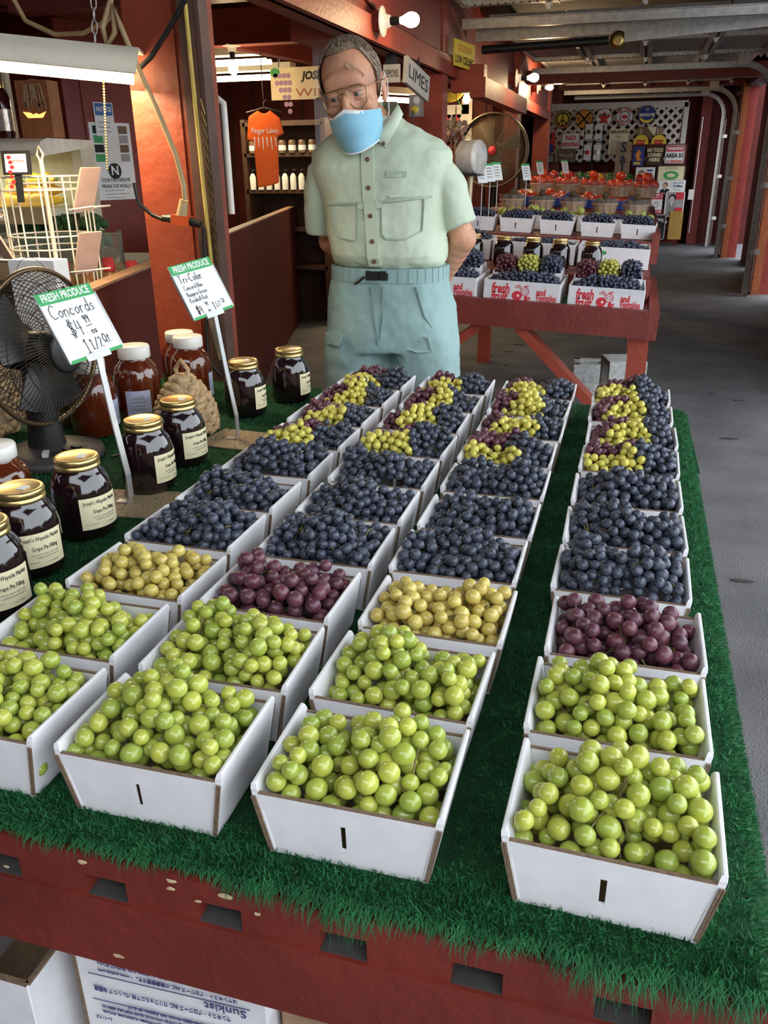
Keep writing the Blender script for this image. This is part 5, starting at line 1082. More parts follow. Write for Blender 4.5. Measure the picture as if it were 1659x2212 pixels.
# Salt plank and the leaning stack of signs on a dark rack
c, w, h = spot(1325, 306, 1365, 392, 9.3); o = thing('salt_plank', 'tall grey wooden plank hand-painted with the letters Sal', 'sign', mw=frame((c.x, 9.3, 0), (1, 0, 0), (0, 0, 1))); H_ = c.z + h / 2
MB().box((0, H_ / 2, -.015), (w, H_, .03)).build('plank', mat('pale_grey_plank', (.34, .28, .21), .8, var=.25, scale=10), o); NAVY = mat('navy_brush_paint', (.02, .025, .09), .6)
for k, ch in enumerate('Salt'): text(ch, h * .36, NAVY, o, 0, H_ - h * .15 - k * h * .27, .001, bold=.004)
sr = thing('sign_rack', 'dark rack standing on the floor behind the leaning tin signs', 'rack', (0, 0, 0)); a_, b_ = ony(1372, 300, YB - .3), ony(1484, 300, YB - .3)
for k in range(6): MB().box(((a_.x + b_.x) / 2, YB - .28, .15 + k * .27), (b_.x - a_.x, .03, .2)).build('rack_board', DRED, sr)
for xx in (a_.x, b_.x): MB().box((xx, YB - .25, .8), (.05, .05, 1.6)).build('upright', DRED, sr)
YS = YB - .34
o, w, h = sign('blue_mermaid_sign', 'dark blue sign with orange figure beside the tool sign', (1365, 316, 1394, 359), BLUEP, YS); poly(o, 'orange_figure', [(-w * .3, h * .1), (0, h * .35), (w * .2, h * .15), (w * .05, -h * .05), (w * .35, -h * .2), (-w * .1, -h * .25)], .001, ORANGEP); scrib(o, -w * .38, w * .38, -h * .42, 1, .05, YELP, .035)
o, w, h = sign('tool_sign', 'dark sign reading NO TOOLS LOANED HERE in cream letters', (1394, 315, 1435, 357), mat('dark_brown_print', (.05, .02, .015), .6), YS)
for k, s in enumerate(('NO TOOLS', 'LOANED', 'HERE')): text(s, h * .26, CREAM, o, 0, h * (.28 - .25 * k), .001, width=w * (.92, .8, .62)[k], bold=.003)
o, w, h = sign('area_sign', 'white WARNING AREA 51 sign with rounded corners', (1434, 312, 1482, 354), WHITEP, YS - .01, rim=GREYP); rectp(o, 'red_band', -w * .44, h * .14, w * .44, h * .44, .001, REDP); text('WARNING', h * .22, WHITEP, o, 0, h * .29, .003, width=w * .8, bold=.003); text('AREA 51', h * .30, INK, o, 0, -h * .08, .001, width=w * .84, bold=.004); text('NO TRESPASSING', h * .16, REDP, o, 0, -h * .38, .001, width=w * .84, bold=.002)
o, w, h = sign('lady_card_sign', 'pale blue sign with smiling woman behind the blue bag', (1370, 361, 1416, 405), WHITEP, YS - .04); figure(o, w, h, SKP, DBROWN, REDP, -w * .22, 0, .8); scrib(o, w * .08, w * .42, h * .30, 3, h * .16, BLUEP, .025)
o, w, h = sign('fishing_sign', 'weathered cream fishing sign with green oval under AREA 51', (1418, 357, 1482, 391), CREAM, YS - .02, rim=DBROWN); text('LUNKERS', h * .24, GREYP, o, 0, h * .30, .001, width=w * .45); disc(o, 'green_oval', 0, -h * .14, h * .28, .001, GREENP, sx=1.8); disc(o, 'printed_fish', 0, -h * .14, h * .13, .002, CREAM, sx=2.2)
o, w, h = sign('coffee_sign', 'white coffee joke sign with curly-haired woman', (1417, 389, 1482, 418), WHITEP, YS - .05); figure(o, w * .55, h * 1.0, SKP, DBROWN, INK, -w * .22, -h * .1, 1.0); text('Step Aside', h * .17, BLUEP, o, w * .24, h * .30, .001, width=w * .36); text('Coffee.', h * .22, BLUEP, o, w * .24, h * .05, .001, width=w * .34, bold=.002); text('This is', h * .17, BLUEP, o, w * .22, -h * .22, .001, width=w * .24)
o, w, h = sign('gamer_sign', 'red and white gamer alert sign with controller drawing', (1388, 417, 1433, 462), WHITEP, YS - .07); rectp(o, 'red_band', -w / 2, h * .20, w / 2, h / 2, .001, REDP); rectp(o, 'red_band', -w / 2, -h / 2, w / 2, -h * .30, .001, REDP); text('ALERT! !', h * .24, WHITEP, o, 0, h * .34, .003, width=w * .95, bold=.003); text('ED GAME TE', h * .15, WHITEP, o, 0, -h * .40, .003, width=w * .95, bold=.002)
ringp(o, 'controller_outline', -w * .2, -h * .05, h * .12, h * .14, .001, INK); ringp(o, 'controller_outline', w * .15, -h * .05, h * .12, h * .14, .001, INK); rectp(o, 'controller_body', -w * .2, -h * .02, w * .15, h * .10, .0016, WHITEP); disc(o, 'controller_button', w * .14, h * .02, h * .035, .002, REDP); disc(o, 'controller_button', -w * .20, h * .02, h * .035, .002, REDP)
o, w, h = sign('salesman_sign', 'grey photograph sign of standing man with red blocks', (1433, 413, 1481, 468), GREYP, YS - .06, rim=WHITEP); figure(o, w * .8, h, mat('grey_face', (.55, .53, .5), .6), INK, mat('grey_suit', (.25, .25, .26), .6), -w * .15, h * .05, .75); rectp(o, 'red_block', w * .02, h * .18, w * .46, h * .46, .001, REDP); rectp(o, 'red_block', w * .02, -h * .44, w * .46, -h * .14, .001, REDP); scrib(o, w * .08, w * .42, h * .36, 3, h * .09, WHITEP, .02); scrib(o, w * .08, w * .42, -h * .22, 2, h * .09, WHITEP, .02)
o, w, h = sign('mustard_sign', 'plain mustard yellow sign at the bottom of the leaning stack', (1441, 456, 1477, 517), mat('mustard_print', (.40, .24, .05), .6), YS - .08)
o, w, h = sign('whiskey_sign', 'black whiskey label sign with white arched lettering on floor', (1394, 463, 1440, 517), mat('black_tin', (.012, .012, .013), .4), YS - .11, rim=GREYP)
for k, ch in enumerate('JACK DANIEL\'S'): a = R(122 - k * 5.4); text(ch, h * .15, WHITEP, o, w * 1.0 * math.cos(a) - w * .02, w * .95 * math.sin(a) - w * .62 + h * .05, .001, rot=a - PI / 2, bold=.001)
ringp(o, 'oval_badge', 0, h * .10, h * .07, h * .085, .001, GREYP); text('No.7', h * .08, WHITEP, o, 0, h * .10, .001); text('Tennessee', h * .10, GREYP, o, 0, -h * .08, .001, width=w * .55); text('WHISKEY', h * .11, GREYP, o, 0, -h * .22, .001, width=w * .65); scrib(o, -w * .3, w * .3, -h * .34, 2, h * .06, GREYP, .012)
c, w, h = spot(1383, 383, 1405, 418, 9.0); t = thing('blue_bag', 'crumpled blue and orange packet at the end of the bench', 'packet', (.03, 8.0, z2(.03, 8.0) + .002)); MB().loft([sup_ for sup_ in [[Vector((r_x * math.cos(2 * PI * k / 14), r_y * math.sin(2 * PI * k / 14), z)) for k in range(14)] for z, r_x, r_y in ((0, .05, .04), (.06, .055, .045), (.13, .045, .03), (.16, .05, .008))]]).build('packet', mat('blue_packet', (.06, .25, .48), .35, var=0, col2=(.60, .16, .08), scale=5), t)
t = thing('wall_conduit', 'thin pale conduit with white outlet box beside the signs', 'conduit', (0, 0, 0)); p = ony(1498, 420, YB - .1); MB().cyl((p.x, YB - .1, .2), (p.x, YB - .1, 2.0), .012, n=8).build('pipe', ALU, t); MB().box((p.x - .04, YB - .13, p.z), (.09, .06, .16)).build('outlet_box', WPLAS, t)
# ------------------------------------------------------------------ shop side: lamps
TUBE = mat('fluorescent_tube', (1, .95, .8), .4, emit=(1.0, .82, .50), es=9)
GLOW = mat('lit_bulb', (1, .9, .7), .4, emit=(1.0, .74, .40), es=25)
def bulb_lamp(loc, label, power, d=(1, 0, 0), r=.030, ceramic=True):
    t = thing('bulb_lamp', label, 'lamp', loc, 0, 'bare bulb lamps'); D = Vector(d).normalized(); Q = D.to_track_quat('Z', 'Y').to_matrix()
    MB().lathe([(.055, -.055), (.055, 0)], 4, (0, 0, 0), Q @ Matrix.Rotation(PI / 4, 3, 'Z')).build('junction_box', RED, t)
    MB().lathe([(.062, .0), (.062, .006), (.030, .012), (.026, .035), (.022, .04)], 28, (0, 0, 0), Q).build('porcelain_holder', WPLAS, t)
    MB().lathe([(.017, .038), (.018, .065), (.015, .085)], 16, (0, 0, 0), Q).build('socket', BLACK, t)
    MB().lathe([(.013, .084), (.016, .095), (r, .125), (r * 1.05, .14), (r * .9, .158), (r * .5, .17), (0, .173)], 24, (0, 0, 0), Q).build('bulb', GLOW, t)
    li = bpy.data.lights.new('bulb_light', 'POINT'); li.energy = power; li.color = (1, .70, .38); li.shadow_soft_size = .04
    lo = bpy.data.objects.new('bulb_light', li); COL.objects.link(lo); lo.parent = t; lo.location = D * .22
    return t
p = onx(800, 48, XL + .05); bulb_lamp((XL + .105, p.y, p.z), 'bare bulb on white porcelain holder above the man', 4)
p = onx(1045, 172, XL + .05); bulb_lamp((XL + .30, p.y, p.z), 'bare bulb on white porcelain holder past the yellow caution sign', 5)
p = onx(1150, 190, XL + .05); bulb_lamp((XL + .105, p.y, p.z), 'bare bulb on white holder near the lattice wall signs', 26)
p = ony(1008, 215, 8.0); bulb_lamp((p.x, 8.0, p.z + .14), 'bare bulb hanging over the dried peppers', 5, (0, 0, -1))
p = ony(504, 150, 5.6); bulb_lamp((p.x, 5.6, p.z + .14), 'bare bulb hanging before the shop strip light', 5, (0, 0, -1))
def strip_light(name, mw, ln, label, power, hood=True):
    t = thing(name, label, 'light fixture', mw=mw)
    if hood: MB().loft([[Vector((x, y, z)) for y, z in ((-.13, -.03), (-.06, .035), (.06, .035), (.13, -.03), (.125, -.033), (.055, .028), (-.055, .028), (-.125, -.033))] for x in (-ln / 2, ln / 2)]).build('reflector', mat('white_enamel', (.74, .68, .54), .4, var=.05), t)
    else: MB().box((0, 0, .04), (ln, .12, .05)).build('housing', mat('white_enamel', (.74, .68, .54)), t)
    for y in (-.045, .045): MB().cyl((-ln / 2 + .03, y, -.030), (ln / 2 - .03, y, -.030), .017, n=12).build('tube', TUBE, t)
    if not hood:
        for x in (-ln * .4, ln * .4): MB().cyl((x, 0, .06), (x, 0, 2.40 - mw.translation.z), .004, n=6).build('hanging_rod', STEEL, t)
    li = bpy.data.lights.new('strip_glow', 'AREA'); li.shape = 'RECTANGLE'; li.size = ln; li.size_y = .18; li.energy = power; li.color = (1, .78, .46)
    lo = bpy.data.objects.new('strip_glow', li); COL.objects.link(lo); lo.parent = t; lo.location = (0, 0, -.06)
    return t
A, B = ony(-120, 130, 2.05), ony(310, 172, 2.25); d = (B - A); mid = (A + B) / 2
t = strip_light('shop_light', frame(mid + Vector((0, 0, .035)), d, Vector((0, 0, 1)).cross(d)), d.length, 'hooded fluorescent shop light hung by chain above the honey jars', 7)
ch = ony(150, 95, 2.15) - mid
b = MB()
for k in range(9): b.tube([Vector((ch.x + .05, 0, .05 + k * .028)) + Vector((.007 * math.cos(a) * (k % 2), .007 * math.cos(a) * (1 - k % 2), .018 * math.sin(a))) for a in [2 * PI * j / 10 for j in range(10)]], .0018, 5, True)
b.build('hanging_chain', STEEL, t, kind='stuff')
pc = mid + Vector((.16, .05, 0)); b = MB(); x0 = (ony(222, 188, 2.2) - A).length - d.length / 2
for k in range(34): b.ball((x0, .02, -.03 - k * .0072), .0030, 6, 5)
b.build('pull_chain', mat('brass_beads', (.6, .45, .15), .3, .8), t, kind='stuff')
p = ony(520, 125, 6.4); strip_light('strip_light', Matrix.Translation((p.x - .25, 6.4, p.z)), 1.0, 'bare fluorescent strip light under the shop ceiling', 7, False)
p = ony(520, 160, 6.9); strip_light('strip_light', Matrix.Translation((p.x - .1, 6.9, p.z)), 1.1, 'second fluorescent strip light above the orange shirt', 6, False)
p = ony(850, 205, 7.6); strip_light('strip_light', frame((p.x - .1, 7.6, p.z), (.5, .8, 0), (-.8, .5, 0)), .9, 'fluorescent strip light glimpsed beside the man\'s ear', 8, False)
# ------------------------------------------------------------------ shop side: chilled case, racks, signs, goods
CASE = mat('cream_case_enamel', (.62, .58, .44), .35, var=.05)
t = thing('chilled_case', 'cream open-front chilled produce case with two lit shelves', 'fridge case', (-3.36, 3.50, 0), R(8))
MB().box((0, .33, .72), (1.55, .04, 1.44)).build('back_panel', mat('lit_case_back', (.70, .72, .58), .3), t); MB().box((.76, .26, .72), (.05, .14, 1.44)).build('side_panel', CASE, t)
MB().loft([[Vector((x, y, z)) for y, z in ((-.18, 1.445), (-.20, 1.43), (-.20, 1.40), (-.18, 1.385), (.33, 1.43), (.33, 1.46), (-.12, 1.46))] for x in (-.77, .79)]).build('valance', mat('white_valance', (.74, .68, .58), .35), t)
MB().box((0, .08, .36), (1.55, .50, .72)).build('base', CASE, t)
tan = mat('tan_shelf_edge', (.42, .32, .18), .6)
for z, y0 in ((1.16, -.14), (.93, -.30)):
    ex = 0 if z > 1 else .20; MB().box((ex, (y0 + .31) / 2, z - .015), (1.5 + 2 * ex, .31 - y0, .03)).build('shelf', CASE, t); MB().box((ex, y0 - .005, z - .025), (1.52 + 2 * ex, .012, .075)).build('price_rail', tan, t)
    MB().box((ex, y0 + .01, z + .075), (1.5 + 2 * ex, .006, .12)).build('glass_front', mat('case_glass', (.8, .9, .88), .05, alpha=.10, var=0), t); MB().box((.745 + 2 * ex, y0 + .02, z + .075), (.016, .016, .15)).build('glass_post', STEEL, t)
    MB().box((ex, y0 + .01, z + .137), (1.5 + 2 * ex, .010, .006)).build('glass_edge', mat('glass_edge_green', (.30, .34, .22), .3), t)
li = bpy.data.lights.new('case_light', 'AREA'); li.shape = 'RECTANGLE'; li.size = 1.3; li.size_y = .06; li.energy = 3.2; li.color = (1, .88, .60)
lo = bpy.data.objects.new('case_light', li); COL.objects.link(lo); lo.parent = t; lo.location = (0, -.02, 1.375)
MW_ = t.matrix_basis.copy(); bpy.context.view_layer.update(); MW_ = t.matrix_world.copy()
def cs(x, y, z): return MW_ @ Vector((x, y, z))
g = random.Random(21)
for i in range(8):
    c = MB().box((0, 0, 0), (.055, .004, .05)).build('price_card', PAPER, t, Matrix.Translation((-.55 + (i % 4) * .36, (-.152, -.312)[i // 4], (1.14, .91)[i // 4]))); scrib(c, -.02, .02, .008, 2, .016, INK, .004); c.children[0].matrix_local = frame((0, -.0035, 0), (1, 0, 0), (0, 0, 1))
# vegetables
YS_ = mat('yellow_squash_skin', (.72, .46, .03), .35, var=.15); ZU = mat('cucumber_skin', (.05, .13, .025), .4, var=.4, scale=25); BR = mat('broccoli_crown', (.035, .095, .03), .85, var=.4, scale=70, bump=1, bscale=150); BS = mat('broccoli_stalk', (.26, .36, .12), .6); GI = mat('pale_root', (.66, .55, .33), .7, var=.2)
for k in range(9):
    p = cs(.50 + .09 * (k % 3) + g.uniform(-.02, .02), .0 + .06 * (k // 3) - .06 * (k // 6), 1.165 + .045 * (k // 3) + .03); t2 = thing('yellow_squash', 'plump yellow squash on the top case shelf', 'squash', p, g.uniform(-.6, .6), 'yellow squashes in the case')
    MB().loft([[Vector((x, r * math.cos(2 * PI * j / 14), r * math.sin(2 * PI * j / 14))) for j in range(14)] for x, r in ((-.075, .004), (-.07, .02), (-.045, .034), (-.01, .034), (.03, .024), (.07, .015), (.085, .012))]).build('flesh', YS_, t2); MB().cyl((.083, 0, 0), (.10, 0, .004), .008, n=8).build('stalk', BS, t2)
for k in range(9):
    p = cs(-.55 + .09 * k, -.05 + .05 * (k % 3), 1.165 + .03 + .04 * (k % 2)); t2 = thing('cucumber', 'dark green cucumber on the top case shelf', 'cucumber', p, g.uniform(-.5, .5), 'cucumbers in the case'); MB().tube([(-.09, 0, 0), (-.08, 0, 0), (0, 0, .006), (.08, 0, 0), (.09, 0, 0)], [.008, .02, .022, .02, .008], 12).build('skin', ZU, t2)
for k in range(6):
    p = cs(.58 + .158 * (k % 3) + .05 * (k // 3), -.02 - .09 * (k // 3) + .02,   .935 + .07 + .065 * (1 - k // 3)); t2 = thing('broccoli_head', 'dark green broccoli head on the lower case shelf', 'broccoli', p, g.uniform(0, 6), 'broccoli heads in the case'); b = MB()
    for q in range(34): d = Vector((g.gauss(0, 1), g.gauss(0, 1), abs(g.gauss(0, .8)))).normalized() * .052; b.ball(d, g.uniform(.016, .023), 8, 6)
    b.build('florets', BR, t2, kind='stuff'); MB().tube([(0, 0, .02), (.01, -.02, -.03), (.015, -.035, -.06)], [.03, .016, .017], 10).build('stalk', BS, t2)
for k in range(14):
    p = cs(.42 + .045 * (k % 5) + g.uniform(-.003, .003), -.20, .935 + .02 + .035 * (k // 5)); t2 = thing('pale_root', 'knobbly pale root on the lower case shelf', 'root vegetable', p, PI / 2 + g.uniform(-.1, .1), 'pale roots in the case'); MB().tube([(-.05, 0, 0), (-.03, .005, .006), (0, -.004, 0), (.03, .01, .01), (.05, .0, 0)], [.007, .016, .013, .017, .006], 8).build('flesh', GI, t2)
ba = thing('glass_case_basket', 'shallow woven basket under the broccoli', 'basket', cs(.82, -.09, .935), R(8)); MB().loft([[Vector((rx * math.cos(2 * PI * k / 24), ry * math.sin(2 * PI * k / 24), z)) for k in range(24)] for z, rx, ry in ((0, .20, .12), (.045, .24, .15))], True).build('basket_wall', mat('dark_wicker', (.16, .10, .05), .8, var=.4, scale=90), ba)
CID = mat('cloudy_cider', (.50, .24, .09), .25, var=.1); 
st = thing('bottle_shelf', 'low ledge behind the partition carrying red-capped bottles', 'shelf', (0, 0, 0)); MB().box((-2.02, 3.08, .78), (.52, .34, .03)).build('ledge', CASE, st); MB().box((-2.02, 3.1, .38), (.5, .28, .77)).build('ledge_base', DRED, st)
for k in range(9):
    x, y = -2.20 + .105 * (k % 4) + .04 * (k // 4), 2.98 + .095 * (k // 4); t2 = thing('juice_bottle', 'cloudy juice bottle with red cap behind the partition', 'bottle', (x, y, .796), 0, 'red-capped juice bottles'); MB().lathe([(.038, 0), (.042, .01), (.042, .10), (.030, .135), (.018, .15), (.018, .165)], 18).build('body', CID, t2); MB().lathe([(.023, .160), (.023, .188), (.02, .190)], 18).build('cap', REDP, t2)
# bottles and pumpkin box on top of the case
WB = mat('dark_wine_glass', (.05, .006, .008), .08, coat=.6)
for k in range(4):
    p = cs(.57 - .082 * k, -.06, 1.462); t2 = thing('wine_bottle', 'wine bottle with gold capsule on top of the case', 'wine bottle', p, 0, 'wine bottles on the case'); MB().lathe([(.034, 0), (.036, .01), (.036, .15), (.030, .18), (.015, .205), (.0135, .27)], 18).build('glass_body', WB, t2); MB().lathe([(.0155, .205), (.0148, .283), (.010, .285)], 14).build('gold_capsule', GOLD, t2); MB().lathe([(.0366, .03), (.0366, .12)], 18, caps=False).build('foil_label', mat('silver_foil', (.60, .55, .48), .3, .6, var=.3, scale=60), t2)
p = cs(.74, -.05, 1.462); t2 = thing('pumpkin_box', 'wooden box with carved glowing pumpkin grin and straw hair', 'decoration', p, R(8)); bx = MB()
MB().box((0, 0, .115), (.15, .10, .23)).build('box_body', mat('orange_stained_wood', (.30, .10, .035), .6, var=.2), t2)
gr = mat('grin_glow', (.9, .4, .1), .5, emit=(1, .42, .10), es=1.6); fo = frame((0, -.051, .115), (1, 0, 0), (0, 0, 1)); q = MB().prism([(-.055, -.01), (-.035, -.035), (.035, -.035), (.055, -.01), (.02, -.022), (.008, -.016), (-.008, -.022), (-.02, -.014)], .001).build('grin', gr, t2, fo); 
for s_ in (-1, 1): MB().prism([(s_ * .045, .03), (s_ * .018, .018), (s_ * .02, .008), (s_ * .04, .01)][::s_], .001).build('eye_cutout', INK, t2, fo)
b = MB()
for k in range(40): x = g.uniform(-.04, .05); b.tube([(x * .4, -.03, .235), (x, -.055, .21), (x * 1.3, -.058, .10 + g.uniform(0, .06))], .0012, 4)
b.build('straw_hair', STRAW, t2, kind='stuff')
t2 = thing('white_tote', 'folded white paper bag with dark sail print behind bottles', 'bag', cs(.38, .12, 1.462), R(8)); MB().box((0, 0, .17), (.26, .04, .34)).build('bag_body', mat('tan_paper', (.55, .46, .34), .7), t2); MB().prism([(0, .0), (.06, 0), (.0, .07)], .001).build('sail_print', BLUEP, t2, frame((-.0, -.021, .24), (1, 0, 0), (0, 0, 1)))
# white wire spinner rack with pink cards and small black-framed sign
WWIRE = mat('white_wire', (.85, .78, .66), .4, var=.03); rx, ry = -1.87, 2.50; t = thing('card_spinner', 'white wire card spinner rack beside the chilled case', 'wire rack', (rx, ry, 0))
MB().cyl((0, 0, 0), (0, 0, 1.36), .008, n=8).build('pole', WWIRE, t); MB().lathe([(.16, 0), (.16, .02), (.02, .03)], 20).build('foot', WWIRE, t); MB().tube([(0, 0, 1.35), (-.012, 0, 1.375), (0, 0, 1.40), (.012, 0, 1.375), (0, 0, 1.35)], .004, 6).build('top_loop', WWIRE, t)
for z in (1.31, 1.27, 1.13, 1.09): MB().tube([(  .138 * math.cos(2 * PI * k / 28),   .138 * math.sin(2 * PI * k / 28), z) for k in range(28)], .003, 6, True).build('wire_ring', WWIRE, t)
for k in range(12): a = 2 * PI * k / 12; MB().cyl((  .138 * math.cos(a),   .138 * math.sin(a), .80), (  .138 * math.cos(a),   .138 * math.sin(a), 1.31), .0028, n=6).build('upright_wire', WWIRE, t)
for k in range(4): a = PI / 2 * k; MB().cyl((0, 0, 1.29), (  .138 * math.cos(a),   .138 * math.sin(a), 1.29), .003, n=6).build('spoke_wire', WWIRE, t)
PK = mat('pale_pink_card', (.62, .42, .33), .5, var=.1)
for k, (a, z) in enumerate(((-10, 1.27), (-20, 1.08), (-120, 1.12), (-150, 1.25))):
    u = Vector((math.cos(R(a)), math.sin(R(a)), 0)); s = Vector((-u.y, u.x, 0)); c = u * .18 + Vector((0, 0, z)); MB().box((0, 0, 0), (.085, .14, .006)).build('greeting_card', PK, t, frame(c, s, Vector((0, 0, 1)) + u * .45)); MB().tube([u * .138 + Vector((0, 0, z - .06)) - s * .045, u * .225 + Vector((0, 0, z - .05)) - s * .045, u * .225 + Vector((0, 0, z - .05)) + s * .045, u * .138 + Vector((0, 0, z - .06)) + s * .045], .0028, 6).build('card_pocket', WWIRE, t)
c, w, h = spot(12, 325, 60, 378, 2.36); t = thing('framed_rose_sign', 'small black framed plant sign clipped above the wire spinner', 'sign', mw=frame(c, (1, .05, 0), (0, .1, 1))); MB().box((0, 0, 0), (w, h, .01)).build('frame', INK, t); rectp(t, 'print', -w * .38, -h * .40, w * .40, h * .36, .0055, PAPER); text('It\'s a Rose', .012, REDP, t, w * .12, h * .08, .0066, width=w * .4); MB().box((0, -h * .5 - .035, -.002), (.022, .09, .006)).build('handle', INK, t)
b = MB()
for k in range(7): b.prism([(-w * .22 + .008 * math.cos(a) + .004 * (k % 3), h * .22 - k * .014 + .006 * math.sin(a)) for a in [2 * PI * j / 8 for j in range(8)]], .0005, .0062)
b.build('printed_berries', REDP, t)
p = ony(85, 585, 1.95); t = thing('white_card_box', 'white box with oval outline behind the desk fan', 'box', (p.x, 1.95, ZT + .012)); p.z -= ZT + .012; MB().box((0, 0, (p.z + .03) / 2), (.14, .06, p.z + .03)).build('box_body', PAPER, t); ringp(t, 'oval_outline', 0, 0, .046, .048, 0, GREYP); t.children[-1].matrix_local = frame((0, -.031, p.z - .01), (1, 0, 0), (0, 0, 1))
# red door with posters
DR = mat('door_red', (.20, .026, .016), .45, var=.15, bump=.1, bscale=20)
a_ = ony(185, 430, 4.6); b_ = ony(318, 430, 5.0); dd = (b_ - a_); dd.z = 0
d = bpy.data.objects.new('door_1', None); COL.objects.link(d); d['kind'] = 'structure'; d.matrix_world = frame((a_.x, a_.y, 0), dd, (0, 0, 1)); DL = dd.length
MB().box((DL / 2 + .1, 1.05, -.02), (DL + .3, 2.1, .04)).build('door_leaf', DR, d); MB().lathe([(.045, 0), (.045, .02), (.03, .03), (0, .034)], 18, (.02, 1.42, 0)).build('door_knob', REDB, d)
for (x0, x1, y0, y1) in ((.06, DL * .42, .2, .95), (.06, DL * .42, 1.15, 1.95)): MB().box(((x0 + x1) / 2, (y0 + y1) / 2, .004), (x1 - x0, y1 - y0, .01)).build('door_panel', RED, d)
def onplane(px, py): 
    n_ = dd.cross(Vector((0, 0, 1))).normalized(); r = Vector(ray(px, py)); C0 = Vector(CAMP); tt = (a_ - C0).dot(n_) / r.dot(n_); return C0 + r * tt
TL_, BR_ = onplane(200, 264), onplane(284, 430); W_ = (BR_ - TL_); pw = .28; ph = TL_.z - BR_.z; cc = (TL_ + BR_) / 2
t = thing('partnership_poster', 'white poster reading YOUR PARTNERSHIP MEANS THE WORLD on red door', 'poster', mw=frame(cc - dd.cross(Vector((0, 0, 1))).normalized() * -.012, dd, (-.18 * dd.normalized().x, -.18 * dd.normalized().y, 1)))
MB().box((0, 0, -.002), (pw, ph, .003)).build('paper', PAPER, t); text('YOUR PARTNERSHIP', .030, INK, t, .0, -ph * .24, .001, width=pw * .72); text('MEANS THE WORLD', .030, INK, t, .0, -ph * .32, .001, width=pw * .72); disc(t, 'black_seal', 0, -ph * .12, .045, .001, INK); text('N', .07, WHITEP, t, 0, -ph * .12, .002, bold=.002)
for k in range(8): rectp(t, 'printed_photo', -pw * .42 + (k % 2) * pw * .62, ph * (.36 - .12 * (k // 2)), -pw * .20 + (k % 2) * pw * .62, ph * (.46 - .12 * (k // 2)), .0008, (INK, DBROWN, GREENP, GREYP)[k % 4])
rectp(t, 'plastic_sleeve', -pw * .20, -ph * .02, pw * .18, ph * .34, .003, WPLAS); scrib(t, -pw * .3, pw * .3, -ph * .38, 3, .02, GREYP, .004)
TL_ = onplane(222, 258); t = thing('notice_sign', 'blue and white NOTICE sign above the partnership poster', 'sign', mw=frame(TL_ - dd.cross(Vector((0, 0, 1))).normalized() * -.018, dd, (-.18 * dd.normalized().x, -.18 * dd.normalized().y, 1))); MB().box((0, 0, -.002), (.13, .18, .003)).build('paper', PAPER, t); rectp(t, 'blue_header', -.058, .02, .058, .085, .001, mat('notice_blue', (.05, .16, .45), .5)); text('NOTICE', .035, WHITEP, t, 0, .052, .002, width=.10, bold=.001); scrib(t, -.045, .045, -.02, 3, .025, GREYP, .006)
# cords, plug, hose on the front post
CORD = mat('tan_cord', (.40, .28, .14), .6, var=.15)
def pxpath(pts, y): return [ony(px, py, y) for px, py in pts]
tag(MB().tube(pxpath([(245, -20), (222, 60), (232, 100), (248, 70), (244, 10), (262, 60), (300, 150), (345, 250), (380, 335), (397, 400), (400, 432)], 2.20), .0075, 8).build('beige_hose', CORD), 'beige extension cord looping down the front post to plug', 'cord')
tag(MB().tube(pxpath([(25, -10), (55, 45), (120, 75), (180, 72), (230, 45), (250, 20)], 2.5), .007, 8).build('slack_cord', CORD), 'beige cord sagging between ceiling and front post', 'cord')
tag(MB().tube(pxpath([(400, 0), (360, 70), (325, 125), (298, 150)], 2.24), .007, 8).build('black_cable', BLACK), 'black cable crossing the front post toward shop light', 'cable')
tag(MB().tube(pxpath([(290, 395), (300, 440), (330, 465), (352, 474), (368, 476)], 2.22) , .006, 8).build('looped_power_cord', BLACK), 'black cord curling from post side into orange adapter', 'cord')
tag(MB().tube(pxpath([(440, 490), (443, 560), (445, 700), (450, 780), (480, 815)], 2.24), .005, 8).build('drop_cord', BLACK), 'black cord dropping from orange adapter behind Tri-Color sign', 'cord')
t = thing('cord_adapter', 'orange three-way adapter with plugged cords on front post', 'adapter', mw=frame(ony(393, 476, 2.22), (1, 0, -.12), (0, 0, 1))); MB().box((0, 0, 0), (.055, .026, .03)).build('orange_body', mat('orange_plastic', (.60, .09, .02), .45), t); MB().tube([(-.06, 0, 0), (-.025, 0, 0)], [.008, .014], 10).build('black_plug', BLACK, t); MB().tube([(.025, 0, 0), (.06, -.004, 0)], [.013, .010], 10).build('black_plug', BLACK, t); MB().tube([(.0, .012, 0), (.006, .055, 0)], [.016, .012], 12).build('tan_plug', CORD, t)
# grapes/wine sign, orange shirt, shelf of bottles, oval mirror
c, w, h = spot(587, 139, 765, 217, 6.1); t = thing('wine_sign', 'cream hanging WINE sign with painted grape bunch', 'sign', mw=facing((c.x, 6.1, c.z))); MB().box((0, 0, -.008), (w, h, .016)).build('board', CREAM, t); MB().cyl((-w * .4, h / 2, -.008), (-w * .4, 2.40 - c.z, -.008), .004, n=6).build('hanging_wire', BLACK, t); MB().cyl((w * .4, h / 2, -.008), (w * .4, 2.40 - c.z, -.008), .004, n=6).build('hanging_wire', BLACK, t); text('JOSEPH\'S', h * .34, INK, t, w * .10, h * .22, .001, width=w * .46, shear=.2, bold=.003); text('MARKET', h * .22, INK, t, w * .22, -h * .0, .001, width=w * .24, shear=.2); text('WINES', h * .36, mat('wine_lettering', (.40, .10, .03), .6), t, w * .10, -h * .30, .001, width=w * .60)
